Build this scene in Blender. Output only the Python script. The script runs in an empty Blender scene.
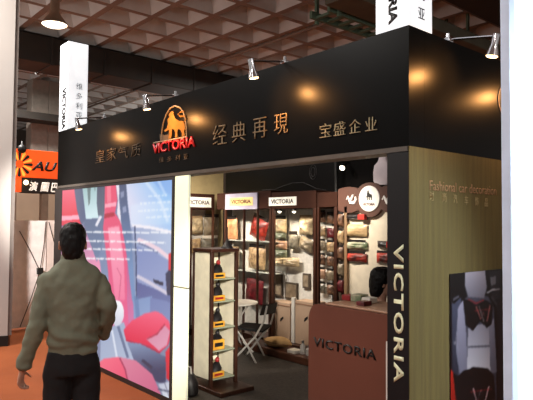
import bpy, bmesh, math, random
import numpy as np
from mathutils import Vector as V, Matrix, noise as mnoise
random.seed(7); WORLD = .42
C = bpy.context.scene.collection
sc = bpy.context.scene
PI = math.pi
# ------------------------------------------------------------------ camera
F = 567.5
YAW, PIT, ROL = math.radians(40.835), .0392, .00773
CAM = V((1.988, -2.835, 1.7))
fh = V((-math.cos(YAW), math.sin(YAW), 0)); rh = V((math.sin(YAW), math.cos(YAW), 0)); zz = V((0, 0, 1))
cf = fh*math.cos(PIT) + zz*math.sin(PIT)
cu0 = -fh*math.sin(PIT) + zz*math.cos(PIT)
cr = rh*math.cos(ROL) + cu0*math.sin(ROL)
cu = -rh*math.sin(ROL) + cu0*math.cos(ROL)
cam = bpy.data.objects.new('camera', bpy.data.cameras.new('camera')); C.objects.link(cam)
cam.data.sensor_width = 36; cam.data.lens = F/533*36
cam.matrix_world = Matrix((( cr.x, cu.x, -cf.x, CAM.x), (cr.y, cu.y, -cf.y, CAM.y), (cr.z, cu.z, -cf.z, CAM.z), (0, 0, 0, 1)))
cam.data.clip_start = .05; cam.data.clip_end = 200
sc.camera = cam
def ray(px, py): return cf + cr*((px-266.5)/F) + cu*((200-py)/F)
def at(axis, px, py, v):
    d = ray(px, py); return CAM + d*((v-CAM[axis])/d[axis])
def oy(px, py, Y): return at(1, px, py, Y)
def ox(px, py, X): return at(0, px, py, X)
def oz(px, py, Z): return at(2, px, py, Z)
def proj(P):
    d = V(P)-CAM; z = d.dot(cf); return 266.5+F*d.dot(cr)/z, 200-F*d.dot(cu)/z
# ------------------------------------------------------------------ materials
def lin(c):
    return tuple((x/255/12.92 if x/255 <= .04045 else ((x/255+.055)/1.055)**2.4) for x in c)
MATS = {}
def M(name, col, rough=.6, metal=0, col2=None, scale=8, bump=0, bscale=60, coat=0, emit=0, stretch=None, detail=4, spec=.5):
    if name in MATS: return MATS[name]
    m = bpy.data.materials.new(name); m.use_nodes = True; nt = m.node_tree; n = nt.nodes; L = nt.links
    b = n['Principled BSDF']; b.inputs['Roughness'].default_value = rough; b.inputs['Metallic'].default_value = metal
    b.inputs['Coat Weight'].default_value = coat; b.inputs['Coat Roughness'].default_value = .15
    b.inputs['Specular IOR Level'].default_value = spec
    c1 = (*lin(col), 1); b.inputs['Base Color'].default_value = c1
    c2 = (*lin(col2), 1) if col2 else (*[x*.86 for x in c1[:3]], 1)
    tc = n.new('ShaderNodeTexCoord'); vec = tc.outputs['Object']
    if stretch:
        mp = n.new('ShaderNodeMapping'); mp.inputs['Scale'].default_value = stretch; L.new(vec, mp.inputs[0]); vec = mp.outputs[0]
    nz = n.new('ShaderNodeTexNoise'); nz.inputs['Scale'].default_value = scale; nz.inputs['Detail'].default_value = detail; L.new(vec, nz.inputs['Vector'])
    rp = n.new('ShaderNodeValToRGB'); rp.color_ramp.elements[0].position = .36; rp.color_ramp.elements[1].position = .64
    rp.color_ramp.elements[0].color = c1; rp.color_ramp.elements[1].color = c2
    L.new(nz.outputs['Fac'], rp.inputs[0]); L.new(rp.outputs[0], b.inputs['Base Color'])
    if emit:
        L.new(rp.outputs[0], b.inputs['Emission Color']); b.inputs['Emission Strength'].default_value = emit
    if bump:
        n2 = n.new('ShaderNodeTexNoise'); n2.inputs['Scale'].default_value = bscale; n2.inputs['Detail'].default_value = 3; L.new(vec, n2.inputs['Vector'])
        bp = n.new('ShaderNodeBump'); bp.inputs['Strength'].default_value = bump; bp.inputs['Distance'].default_value = .01
        L.new(n2.outputs['Fac'], bp.inputs['Height']); L.new(bp.outputs[0], b.inputs['Normal'])
    MATS[name] = m; return m
def M_print(name, emit):
    m = bpy.data.materials.new(name); m.use_nodes = True; nt = m.node_tree; b = nt.nodes['Principled BSDF']
    a = nt.nodes.new('ShaderNodeAttribute'); a.attribute_name = 'print'
    nt.links.new(a.outputs['Color'], b.inputs['Base Color'])
    b.inputs['Roughness'].default_value = .35
    if emit:
        nt.links.new(a.outputs['Color'], b.inputs['Emission Color']); b.inputs['Emission Strength'].default_value = emit
        b.inputs['Base Color'].default_value = (.02, .02, .02, 1); nt.links.remove(b.inputs['Base Color'].links[0])
    return m
# ------------------------------------------------------------------ objects
ORG = {}
def thing(name, label, cat, loc, group=None, rotz=0):
    o = bpy.data.objects.new(name, None); o.empty_display_size = .1; C.objects.link(o)
    o.location = loc; o.rotation_euler = (0, 0, rotz); o['label'] = label; o['category'] = cat
    if group: o['group'] = group
    ORG[o.name] = V(loc); return o
def tomesh(bm, name, smooth):
    bmesh.ops.recalc_face_normals(bm, faces=bm.faces)
    me = bpy.data.meshes.new(name); bm.to_mesh(me); bm.free()
    if smooth:
        for p in me.polygons: p.use_smooth = True
        try: me.set_sharp_from_angle(angle=math.radians(40))
        except Exception: pass
    return me
def obj(name, bm, mat, parent=None, smooth=False, loc=None, local=False):
    """one mesh object; geometry in world space unless local"""
    if isinstance(bm, bpy.types.Mesh): me = bm
    else:
        og = V((0, 0, 0)) if local else (ORG[parent.name] if parent else V(loc or (0, 0, 0)))
        if og.length: bmesh.ops.translate(bm, verts=bm.verts, vec=-og)
        me = tomesh(bm, name, smooth)
    o = bpy.data.objects.new(name, me); C.objects.link(o)
    if parent: o.parent = parent; ORG[o.name] = ORG.get(parent.name, V((0, 0, 0)))
    else:
        o.location = loc or (0, 0, 0); ORG[o.name] = V(loc or (0, 0, 0))
    if mat and not me.materials: me.materials.append(mat)
    return o
def tag(o, label, cat, group=None):
    o['label'] = label; o['category'] = cat
    if group: o['group'] = group
    return o
def struct(name, bm, mat, smooth=False):
    o = obj(name, bm, mat, None, smooth); o['kind'] = 'structure'; return o
def B(): return bmesh.new()
def box(bm, lo, hi, bev=0, rot=None, pivot=None):
    c = [(a+b)/2 for a, b in zip(lo, hi)]; s = [max(abs(b-a), 1e-4) for a, b in zip(lo, hi)]
    r = bmesh.ops.create_cube(bm, size=1, matrix=Matrix.Translation(c) @ Matrix.Diagonal((*s, 1)))
    vs = r['verts']
    if bev:
        es = list({e for v in vs for e in v.link_edges})
        rr = bmesh.ops.bevel(bm, geom=es, offset=bev, segments=2, affect='EDGES', profile=.5)
        vs = list({v for f in rr['faces'] for v in f.verts} | {v for v in vs if v.is_valid})
    if rot is not None: bmesh.ops.rotate(bm, verts=vs, cent=pivot or c, matrix=rot)
    return vs
def frame_of(d):
    d = d.normalized(); a = V((0, 0, 1)) if abs(d.z) < .9 else V((1, 0, 0))
    x = d.cross(a).normalized(); return x, d.cross(x).normalized()
def loft(bm, secs, seg=16, cap=True):
    """secs: (center, vecA, vecB) ellipse axes"""
    rings = []
    for c, a, b in secs:
        rings.append([bm.verts.new(V(c) + V(a)*math.cos(2*PI*k/seg) + V(b)*math.sin(2*PI*k/seg)) for k in range(seg)])
    for r0, r1 in zip(rings, rings[1:]):
        for k in range(seg): bm.faces.new((r0[k], r0[(k+1) % seg], r1[(k+1) % seg], r1[k]))
    if cap: bm.faces.new(rings[0][::-1]); bm.faces.new(rings[-1])
    return [v for r in rings for v in r]
def tube(bm, pts, rad, seg=8):
    pts = [V(p) for p in pts]; n = len(pts); rad = rad if isinstance(rad, (list, tuple)) else [rad]*n
    secs = []; x = None
    for i, p in enumerate(pts):
        d = (pts[min(i+1, n-1)]-pts[max(i-1, 0)]).normalized()
        if x is None: x, y = frame_of(d)
        else:
            x = (x - d*x.dot(d)).normalized(); y = d.cross(x)
        secs.append((p, x*rad[i], y*rad[i]))
    return loft(bm, secs, seg)
def lathe(bm, prof, c=(0, 0, 0), ax=V((0, 0, 1)), seg=24):
    ax = V(ax).normalized(); x, y = frame_of(ax)
    return loft(bm, [(V(c)+ax*h, x*max(r, 1e-4), y*max(r, 1e-4)) for r, h in prof], seg)
def ball(bm, c, r, seg=16):
    r = r if isinstance(r, (tuple, list)) else (r, r, r)
    return bmesh.ops.create_uvsphere(bm, u_segments=seg, v_segments=seg//2+2, radius=1, matrix=Matrix.Translation(c) @ Matrix.Diagonal((*r, 1)))['verts']
def prism(bm, pts, nvec):
    """polygon of 3d points extruded by nvec"""
    nvec = V(nvec); a = [bm.verts.new(V(p)) for p in pts]; b = [bm.verts.new(V(p)+nvec) for p in pts]
    n = len(a); bm.faces.new(a); bm.faces.new(b[::-1])
    for i in range(n): bm.faces.new((a[i], b[i], b[(i+1) % n], a[(i+1) % n]))
    return a+b
def text_bm(items, bold=0.0, depth=.006, shear=0, space=1.0):
    """items: (string, centre, width|None, height, xdir, ydir)"""
    out = B(); dg = bpy.context.evaluated_depsgraph_get()
    for s, c, w, h, xd, yd in items:
        cd = bpy.data.curves.new('lettering', 'FONT'); cd.body = s; cd.offset = bold; cd.resolution_u = 3; cd.shear = shear; cd.space_character = space
        to = bpy.data.objects.new('lettering', cd); C.objects.link(to)
        dg = bpy.context.evaluated_depsgraph_get(); dg.update()
        me = bpy.data.meshes.new_from_object(to.evaluated_get(dg))
        C.objects.unlink(to); bpy.data.objects.remove(to); bpy.data.curves.remove(cd)
        if not me.vertices: continue
        xs = [v.co.x for v in me.vertices]; ys = [v.co.y for v in me.vertices]
        x0, x1, y0, y1 = min(xs), max(xs), min(ys), max(ys)
        sy = h/(y1-y0); sx = w/(x1-x0) if w else sy
        t = B(); t.from_mesh(me); bpy.data.meshes.remove(me)
        xd, yd = V(xd).normalized(), V(yd).normalized(); nd = xd.cross(yd)
        r = bmesh.ops.extrude_face_region(t, geom=t.faces[:])
        up = {g for g in r['geom'] if isinstance(g, bmesh.types.BMVert)}
        for v in t.verts:
            z = depth if v in up else 0.0005
            v.co = V(c) + xd*((v.co.x-(x0+x1)/2)*sx) + yd*((v.co.y-(y0+y1)/2)*sy) + nd*z
        tmp = bpy.data.meshes.new('t'); t.to_mesh(tmp); t.free(); out.from_mesh(tmp); bpy.data.meshes.remove(tmp)
    return out
XP, YP, ZP = V((1, 0, 0)), V((0, 1, 0)), V((0, 0, 1))
# text whose place on the stand's faces is measured with the camera model
def front(px, py, Y=0): return oy(px, py, Y)
def fsize(px, py, dpx, dpy, Y=0):
    a = oy(px-dpx/2, py, Y); b = oy(px+dpx/2, py, Y); c = oy(px, py-dpy/2, Y); d = oy(px, py+dpy/2, Y)
    return abs(b.x-a.x), abs(c.z-d.z)
def xsize(px, py, dpx, dpy, X=0):
    a = ox(px-dpx/2, py, X); b = ox(px+dpx/2, py, X); c = ox(px, py-dpy/2, X); d = ox(px, py+dpy/2, X)
    return abs(b.y-a.y), abs(c.z-d.z)
# ------------------------------------------------------------------ printed pictures (posters): colours per grid vertex
def inside(poly, X, Y):
    r = np.zeros(X.shape, bool); n = len(poly)
    for i in range(n):
        x0, y0 = poly[i]; x1, y1 = poly[(i+1) % n]
        if y0 == y1: continue
        c = ((y0 > Y) != (y1 > Y)) & (X < (x1-x0)*(Y-y0)/(y1-y0)+x0); r ^= c
    return r
def picture(name, corners, nx, ny, layers, parent, mat, base, blur=1, post=None):
    """corners: lower-left, lower-right, upper-left, upper-right (world, flat); layers drawn in the picture's outline coordinates"""
    ll, lr, ul, ur = [V(c) for c in corners]
    P = []; XY = np.zeros((ny+1, nx+1, 2))
    for j in range(ny+1):
        for i in range(nx+1):
            s, t = i/nx, j/ny
            p = (ll*(1-s)+lr*s)*(1-t) + (ul*(1-s)+ur*s)*t; P.append(p); XY[j, i] = proj(p)
    X, Y = XY[..., 0], XY[..., 1]
    img = np.zeros((ny+1, nx+1, 3)); img[:] = base
    def soft(a, k):
        for _ in range(k):
            p = np.pad(a, ((1, 1), (1, 1), (0, 0)), mode='edge')
            a = (p[:-2, 1:-1]+p[2:, 1:-1]+p[1:-1, :-2]+p[1:-1, 2:]+2*a)/6
        return a
    for ly in layers:
        poly, c0, c1, (gx0, gy0), (gx1, gy1), op, bl = ly
        m = inside(poly, X, Y).astype(float)[..., None]; m = soft(m, bl)*op
        dx, dy = gx1-gx0, gy1-gy0; t = np.clip(((X-gx0)*dx+(Y-gy0)*dy)/(dx*dx+dy*dy+1e-9), 0, 1)[..., None]
        col = np.array(c0)*(1-t)+np.array(c1)*t
        img = img*(1-m)+col*m
    img = soft(img, blur)
    if post is not None: img = post(img, X, Y)
    img = np.clip(img/255, 0, 1); img = np.where(img <= .04045, img/12.92, ((img+.055)/1.055)**2.4)
    og = ORG[parent.name]
    me = bpy.data.meshes.new(name)
    faces = [(j*(nx+1)+i, j*(nx+1)+i+1, (j+1)*(nx+1)+i+1, (j+1)*(nx+1)+i) for j in range(ny) for i in range(nx)]
    me.from_pydata([tuple(p-og) for p in P], [], faces); me.update()
    ca = me.color_attributes.new('print', 'FLOAT_COLOR', 'POINT')
    ca.data.foreach_set('color', np.concatenate([img.reshape(-1, 3), np.ones(((nx+1)*(ny+1), 1))], 1).astype(np.float32).ravel())
    return obj(name, me, mat, parent)
def ly(poly, c0, c1=None, g=None, op=1, bl=1):
    xs = [p[0] for p in poly]; ys = [p[1] for p in poly]
    g = g or ((min(xs), min(ys)), (max(xs), max(ys)))
    return (poly, c0, c1 or c0, g[0], g[1], op, bl)
def stroke(pts, w):
    L_, R_ = [], []
    for i, (x, y) in enumerate(pts):
        a = pts[max(i-1, 0)]; b = pts[min(i+1, len(pts)-1)]; dx, dy = b[0]-a[0], b[1]-a[1]; l = math.hypot(dx, dy) or 1
        L_.append((x-dy/l*w/2, y+dx/l*w/2)); R_.append((x+dy/l*w/2, y-dx/l*w/2))
    return L_+R_[::-1]
def oval(cx, cy, rx, ry, n=20): return [(cx+rx*math.cos(2*PI*k/n), cy+ry*math.sin(2*PI*k/n)) for k in range(n)]

# ================================================================== MATERIALS
black_board = M('black_gloss_board', (7, 7, 7), .31, spec=.07)
black_text = M('black_lettering', (14, 13, 13), .5)
orange_carpet = M('orange_carpet', (150, 76, 30), .95, col2=(138, 68, 24), scale=2, bump=.3, bscale=300)
dark_carpet = M('dark_grey_carpet', (80, 73, 67), .95, col2=(70, 64, 59), scale=25, bump=.4, bscale=300)
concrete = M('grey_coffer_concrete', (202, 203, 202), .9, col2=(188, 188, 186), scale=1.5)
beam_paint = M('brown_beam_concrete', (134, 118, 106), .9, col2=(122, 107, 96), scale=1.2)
dark_duct = M('dark_duct_metal', (34, 31, 28), .7, col2=(44, 40, 34), scale=2)
chrome = M('chrome', (205, 205, 210), .18, 1)
silver = M('silver_frame', (150, 150, 150), .35, .8)
brown_board = M('brown_laminate', (52, 29, 21), .7, col2=(45, 25, 18), spec=.1, scale=4)
wood_dark = M('dark_wood', (66, 36, 24), .4, col2=(48, 26, 18), scale=6, stretch=(6, 6, .6))
white_panel = M('white_panel', (215, 212, 205), .55)
peg_grey = M('pegboard_grey', (206, 204, 198), .7, col2=(192, 190, 185), scale=30)
gold = M('gold_lettering', (134, 114, 84), .6, 0, col2=(118, 100, 74), spec=.2, scale=10)
dull_gold = M('dull_gold_lettering', (84, 70, 54), .6, 0, col2=(70, 60, 46), spec=.2, scale=10)
pale_gold = M('pale_gold_lettering', (172, 162, 130), .6, 0, spec=.2)
red_text = M('red_lettering', (205, 22, 30), .35)
olive = M('olive_wall_cloth', (98, 86, 44), .85, col2=(87, 75, 38), scale=5, stretch=(6, 6, .25), bump=.25, bscale=60)
lit_white = M('lit_white_acrylic', (240, 243, 246), .5, col2=(222, 226, 230), scale=4, emit=.86)
tan_wall = M('tan_wall', (176, 158, 116), .8)

# ================================================================== HALL
bm = B(); box(bm, (-26, -8, -.1), (9, 24, 0)); struct('floor', bm, orange_carpet)
bm = B(); box(bm, (-5.57, 0, 0), (0, 2.8, .006)); struct('trim_1', bm, dark_carpet)
# coffered ceiling: slab and grid of ribs
bm = B(); box(bm, (-26, -8, 6.45), (9, 24, 6.6)); ceil_o = struct('ceiling', bm, concrete)
bm = B(); p = .92
for i in range(int(35/p)+1):
    x = -26+i*p
    loft(bm, [((x, 8, 6.0), V((.10, 0, 0)), V((0, 0, .001)))]*1, 4, False) if False else None
    vs = [(x-.07, 6.0), (x+.07, 6.0), (x+.24, 6.46), (x-.24, 6.46)]
    prism(bm, [(a, -8, z) for a, z in vs], (0, 32, 0))
for j in range(int(32/p)+1):
    y = -8+j*p
    vs = [(y-.07, 6.001), (y+.07, 6.001), (y+.24, 6.461), (y-.24, 6.461)]
    prism(bm, [(-26, a, z) for a, z in vs], (35, 0, 0))
bm.normal_update()
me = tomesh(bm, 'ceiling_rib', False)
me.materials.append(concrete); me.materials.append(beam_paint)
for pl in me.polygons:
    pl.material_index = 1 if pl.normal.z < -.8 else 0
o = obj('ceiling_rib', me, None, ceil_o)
# big downstand beams and ducts
def beam(name, lo, hi, label, mat=dark_duct, ribs=0):
    bm = B(); box(bm, lo, hi, .02)
    t = thing(name, label, 'duct', ((lo[0]+hi[0])/2, (lo[1]+hi[1])/2, lo[2]))
    obj('duct_body', bm, mat, t)
    if ribs:
        for k in range(int((hi[1]-lo[1])/ribs)):
            b2 = B(); y = lo[1]+ribs*(k+.5); box(b2, (lo[0]-.03, y-.03, lo[2]-.03), (hi[0]+.03, y+.03, hi[2])); obj('duct_flange', b2, mat, t)
    for y in (lo[1]+.5, (lo[1]+hi[1])/2, hi[1]-.5):
        b2 = B(); box(b2, ((lo[0]+hi[0])/2-.03, y-.03, hi[2]), ((lo[0]+hi[0])/2+.03, y+.03, 6.46)); obj('duct_hanger', b2, mat, t)
    return t
beam('air_duct', (-12.0, -4, 5.28), (-11.0, 22, 5.9), 'long dark square air duct under the ceiling behind the tall white lit tower', ribs=1.3)
beam('air_duct', (-3.1, 1.5, 5.38), (-2.2, 22, 5.9), 'dark air duct under the ceiling beside the big corner light tower')
# cable tray
t = thing('cable_tray', 'green ladder cable tray hanging under the ceiling', 'cable tray', (-4.3, 8, 5.1))
bm = B()
gm = M('green_tray_paint', (92, 112, 92), .6)
for x in (-4.6, -4.2): bm = B(); box(bm, (x-.025, 3.8, 5.1), (x+.025, 20, 5.22)); obj('side_rail', bm, gm, t)
bm = B(); box(bm, (-4.575, 3.9, 5.11), (-4.225, 3.97, 5.15)); r0 = obj('rung', bm, gm, t)
for k in range(1, 60):
    r1 = r0.copy(); C.objects.link(r1); r1.parent = t; r1.location = (0, k*.27, 0)
for y in (4.0, 8, 12, 16):
    for x in (-4.675, -4.174): bm = B(); box(bm, (x, y-.03, 5.05), (x+.049, y+.03, 6.46)); obj('hanger', bm, gm, t)
bm = B(); box(bm, (-4.1, 3.6, 5.12), (-3.55, 21, 5.35), .02)
[box(bm, (-3.85, y, 5.34), (-3.8, y+.05, 6.46)) for y in (4.5, 10, 15.5, 20)]; o = obj('cable_trunking', bm, M('olive_trunking', (92, 86, 70), .7, col2=(80, 74, 60), scale=3), None, loc=(-3.85, 8, 5.12)); tag(o, 'flat olive grey trunking running beside the green ladder tray', 'trunking')
# pipes under ceiling
for k, (y0, nm) in enumerate(((5.9, 'thin brown pipe along the ceiling ribs nearer the spotlights'), (10.6, 'thin brown pipe along the ceiling ribs deeper in the hall'))):
    bm = B(); tube(bm, [(-22, y0, 5.955), (6, y0, 5.955)], .035, 8); o = obj('sprinkler_pipe', bm, beam_paint, None, True, loc=(-8, y0, 5.85)); tag(o, nm, 'pipe')
    bm = B()
    for x in range(-20, 6, 4): tube(bm, [(x, y0, 5.96), (x, y0, 6.1)], .012, 6)
    obj('pipe_hanger', bm, beam_paint, o)
# far walls
farw = M('far_hall_wall', (96, 88, 80), .9, col2=(84, 76, 70), scale=.6)
bm = B(); box(bm, (-26.2, -8, 0), (-26, 24, 6.6)); struct('wall_far', bm, farw)
bm = B(); box(bm, (-26, 24, 0), (9, 24.2, 6.6)); struct('wall_rear', bm, farw)
# hall columns far behind the orange sign
for k, (px, w) in enumerate(((38, .5), (52, .34))):
    P = ox(px, 210, -15.5)
    bm = B(); box(bm, (-15.5-w, P.y-w/2, 0), (-15.5, P.y+w/2, 6.0), .02)
    o = obj('hall_column', bm, M('column_grey', (150, 140, 130), .8), None, loc=(-15.5, P.y, 0))
    tag(o, ['wide pale hall column behind the orange sign', 'slim pale hall column behind the orange sign'][k], 'column')
bm = B(); a = ox(5, 108, -14.5); b = ox(75, 124, -14.5); box(bm, (-15.2, a.y-1.5, b.z), (-14.5, b.y+2, a.z))
box(bm, (-14.9, b.y-.1, a.z), (-14.8, b.y, 6.46)); o = obj('lighting_truss', bm, dark_duct, None, loc=(-14.8, b.y, b.z)); tag(o, 'dark beam across the hall above the orange sign', 'beam')

# ---- high-bay lamp
L0 = oz(54.5, 25, 5.0)
t = thing('ceiling_lamp', 'round glowing high bay lamp hanging from the ceiling above the white light tower', 'lamp', L0)
bm = B(); lathe(bm, [(.04, .62), (.07, .6), (.08, .22), (.10, .17), (.19, .05), (.225, 0), (.21, 0), (.1, .13)], L0, seg=32); obj('reflector', bm, M('lamp_shade_metal', (150, 122, 100), .6, .1), t, True)
bm = B(); lathe(bm, [(.01, -.03), (.16, -.015), (.205, .01), (.19, .03), (.01, .05)], L0, seg=32); obj('lamp_glass', bm, M('lamp_glow', (255, 236, 205), .4, emit=5), t, True)
bm = B(); tube(bm, [L0+V((0, 0, .6)), L0+V((0, 0, 1.2))], .03); obj('stem', bm, dark_duct, t)

# ================================================================== STAND SHELL
ZT, ZB, XL = 2.889, 2.161, -5.57
bm = B(); box(bm, (XL-.06, 0.165, 0), (XL, 2.8, ZB+.40)); struct('wall_left', bm, tan_wall)
bm = B(); box(bm, (XL, 2.75, 0), (.0, 2.85, ZB+.62)); struct('wall_back', bm, M('dark_back_wall', (52, 40, 32), .8))
bm = B(); box(bm, (-.05, .165, 0), (0, 2.85, ZB)); box(bm, (-.0028, 0, 0), (0, .165, ZB)); wr = struct('wall_right', bm, olive)
# lettering on the olive wall
it = []
a = ox(429, 183.5, 0); b = ox(496, 193.5, 0); c = (a+b)/2
ydir = YP; h = .052
for s, (p0, p1), yy, hh, mt, nm in (("Fashional car decoration", (429.5, 496), (183.3, 191.4), .062, 'salmon_lettering', 'lettering'),):
    y0 = ox(p0, 186, 0).y; y1 = ox(p1, 192, 0).y; zc = (ox(p0, 184, 0).z+ox(p1, 192, 0).z)/2
    obj(nm, text_bm([(s, (0, (y0+y1)/2, zc), y1-y0, hh, YP, ZP)], -.004, .003), M(mt, (158, 120, 84), .6), wr)
it = []
for ch, px in zip("时尚汽车饰品", (431.5, 444, 455, 466, 476.5, 486)):
    py = 196+ (px-431.5)*.12; P = ox(px, py, 0); it.append((ch, P, .042, .058, YP, ZP))
obj('lettering', text_bm(it, 0, .004), M('faded_gold_lettering', (158, 138, 92), .6), wr)

# ---- fascia: one black board wrapped round the corner
t = thing('fascia_sign', 'black wraparound sign board over the stand with gold characters and red lettering', 'sign', (0, 0, ZB))
bm = B(); box(bm, (XL, 0, ZB), (0, .16, ZT)); obj('front_board', bm, black_board, t)
bm = B(); box(bm, (-.16, .161, ZB+.0), (0, 2.9, ZT)); obj('side_board', bm, black_board, t)
bm = B(); box(bm, (XL, -.004, ZB-.03), (-.01, .15, ZB-.0005)); obj('edge_strip', bm, M('strip_grey', (84, 78, 72), .5, .3), t)
def chars(s, pxs, pys, wpx, hpx, mat, d=.008):
    it = []
    for ch, px, py in zip(s, pxs, pys):
        w, h_ = fsize(px, py, wpx, hpx); obj('lettering', text_bm([(ch, front(px, py, 0), w, h_, XP, ZP)], -.011, d), mat, t)
chars("皇家气质", (100.5, 112, 123.5, 136.3), (156.3, 154.2, 152.4, 150.2), 9.5, 12.5, dull_gold)
chars("经典再現", (220.2, 239.3, 260.2, 281.4), (134.6, 131.8, 128, 124), 13.6, 20, gold)
chars("宝盛企业", (326, 340, 355.5, 371.5), (130.5, 128.6, 126.2, 123.9), 11.5, 13.6, pale_gold)
chars("维多利亚", (162, 169.8, 178, 186.3), (159.8, 159, 157.8, 156.6), 4.6, 5.2, dull_gold)
a = front(173.5, 145.3, 0); w, h_ = fsize(173.5, 145.3, 42, 10.5)
o = obj('lettering', text_bm([("VICTORIA", a, w, h_, XP, ZP)], .018, .012), red_text, t); o['label'] = 'red lettering'
# emblem: arch ring, base line, lion (traced from its outline and cut as a relief plate)
def emb(pts, y=0, d=.008): return [front(x, yy, 0)+V((0, -y, 0)) for x, yy in pts]
bm = B()
arch = [(161.6, 141.5), (162.2, 132), (163.6, 123), (166.6, 114.5), (170.6, 108.3), (175.3, 106), (180, 107.3), (183.8, 112), (185.9, 119), (186.9, 128), (187, 136)]
tube(bm, emb(arch, .004), .0075, 6); tube(bm, emb([(154, 143), (187.5, 136.8)], .004), .007, 6)
ol = obj('emblem', bm, M('emblem_line', (150, 128, 96), .5), t)
lion = [(169.4, 115.2), (171.3, 112.2), (173, 111.2), (174.6, 112.6), (174.6, 115.2), (176.4, 118.8), (180, 121.3), (183, 120.8), (185.2, 123.5), (186, 128.6), (184.8, 131.5), (185.8, 135.6), (182.6, 136.6), (182.8, 133.4), (181, 129.6),
        (178.4, 129.2), (178.2, 133), (178.4, 137.2), (175.8, 137.8), (176.2, 133), (175.2, 129.6), (172.6, 129.2), (172.6, 134), (171.6, 138.6), (169, 138.9), (170.2, 134.4), (169.8, 129.6),
        (166.4, 131.8), (164.6, 130.8), (167.8, 128), (168.8, 124.2), (168.4, 119.6), (170.6, 117)]
bm = B(); tube(bm, emb([(184.3, 123), (186.8, 119.4), (185.8, 116.2), (181, 116.6), (178.8, 114.4), (181.4, 112), (184.8, 111.4)], .006), [.009, .008, .008, .009, .009, .008, .005], 6); obj('tail_relief', bm, M('gold_relief', (122, 90, 46), .8, spec=.05), ol)
bm = B(); prism(bm, emb(lion, .0), (0, -.010, 0)); obj('lion_relief', bm, M('gold_relief', (122, 90, 46)), ol)
bm = B(); prism(bm, emb([(160.2, 134.5), (163, 134), (164.2, 135.4), (168.4, 134.6), (169.2, 133.2), (170.4, 139.6), (161, 141.2)], .0), (0, -.009, 0)); obj('open_book', bm, dull_gold, ol)
# oval emblem on the side board
O = ox(508, 102, 0); bm = B()
n = 32; pts = [O+V((.002, .155*math.cos(2*PI*k/n), .125*math.sin(2*PI*k/n))) for k in range(n+1)]
tube(bm, pts, .006, 6); ol2 = obj('emblem', bm, M('oval_line', (150, 120, 100), .5), t)
obj('lettering', text_bm([("R", O+V((0.001, -.075, 0.0)), .05, .09, YP, ZP)], .02, .004), M('oval_letter', (190, 176, 160), .5), ol2)

# ---- light towers standing on the fascia
def light_tower(loc, sx, sy, hgt, label, vtxt, ctxt):
    x, y = loc; t = thing('light_tower', label, 'light box', (x-sx/2, y+sy/2, ZT), 'white lit towers on the sign board')
    bm = B(); box(bm, (x-sx, y, ZT), (x, y+sy, ZT+hgt), .006); obj('light_body', bm, lit_white, t)
    if sx < .3:
        pass
    obj('lettering', text_bm([("VICTORIA", (x-sx/2+vtxt[0], y, ZT+vtxt[1]), vtxt[2], vtxt[3], -ZP, XP)], .045, .004), black_text, t)
    for k, ch in enumerate("维多利亚"): obj('lettering', text_bm([(ch, (x, y+sy*.5+ctxt[2], ZT+ctxt[0]-k*ctxt[1]), ctxt[3], ctxt[3], YP, ZP)], .0, .003), M('grey_lettering', (96, 100, 104), .5), t)
    return t
light_tower((0, 0), .25, .25, 1.0, 'large white lit tower on the near corner of the sign board', (.01, .285, .50, .066), (.46, .12, .005, .068))
light_tower((-5.28, 0), .29, .27, 1.17, 'white lit tower at the far left end of the sign board', (.03, .29, .56, .12), (.59, .13, .02, .085))

# ---- arm spotlights on the top of the fascia
warm_bulb = M('bulb_glow', (255, 214, 150), .4, emit=9)
def add_spot(loc, target, power, size, blend, col, rad=.03, name='spot_light'):
    d = bpy.data.lights.new(name, 'SPOT'); d.energy = power; d.spot_size = math.radians(size); d.spot_blend = blend; d.color = col; d.shadow_soft_size = rad
    o = bpy.data.objects.new(name, d); C.objects.link(o); o.location = loc
    o.rotation_euler = (V(target)-V(loc)).to_track_quat('-Z', 'Y').to_euler(); return o
def arm_spot(root, out, label, aim, power=33):
    root = V(root); out = V(out); t = thing('arm_spotlight', label, 'spotlight', root, 'chrome arm spotlights along the sign board')
    side = out.cross(ZP)
    bm = B(); box(bm, root+V((-.027, -.027, .0006)), root+V((.027, .027, .03)), .006); tube(bm, [root+V((0, 0, .028)), root+V((0, 0, .06))], .012, 10); obj('clamp', bm, chrome, t)
    tip = root+out*.33+V((0, 0, -.035))
    bm = B(); tube(bm, [root+V((0, 0, .018)), root+out*.06+V((0, 0, .012)), tip], .008, 8); obj('arm', bm, chrome, t)
    aimv = (V(aim)-tip).normalized()
    d = (aimv*.3+V((0, 0, -1))).normalized()
    bm = B(); lathe(bm, [(.012, -.015), (.022, -.01), (.023, .06), (.034, .095), (.042, .125), (.039, .127), (.025, .10)], tip, d, 20); h = obj('lamp_head', bm, chrome, t, True)
    bm = B(); lathe(bm, [(.004, .130), (.03, .130), (.037, .118), (.004, .10)], tip, d, 20); obj('bulb', bm, warm_bulb, t, True)
    add_spot(tip+d*.15, aim, power, 120, 1, (1, .44, .13), .03)
    return t
OUTF = V((0, -1, 0)); OUTS = V((1, 0, 0))
for (px, py, lab) in ((282, 65, 'chrome arm spotlight above the large gold characters, third from the left'), (173, 97, 'chrome arm spotlight directly above the lion emblem'), (102, 116, 'chrome arm spotlight in front of the far left light tower')):
    R0 = front(px, py, 0); R0 = V((R0.x, .03, ZT)); arm_spot(R0, OUTF, lab, V((R0.x+.1, 0, ZT-.28)))
for s, lab in ((.477, 'chrome arm spotlight on the side board beside the white partition post'), (1.42, 'chrome arm spotlight on the side board hidden behind the white partition')):
    R0 = V((-.03, s, ZT)); arm_spot(R0, OUTS, lab, V((0, s-.12, ZT-.28)))

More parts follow.
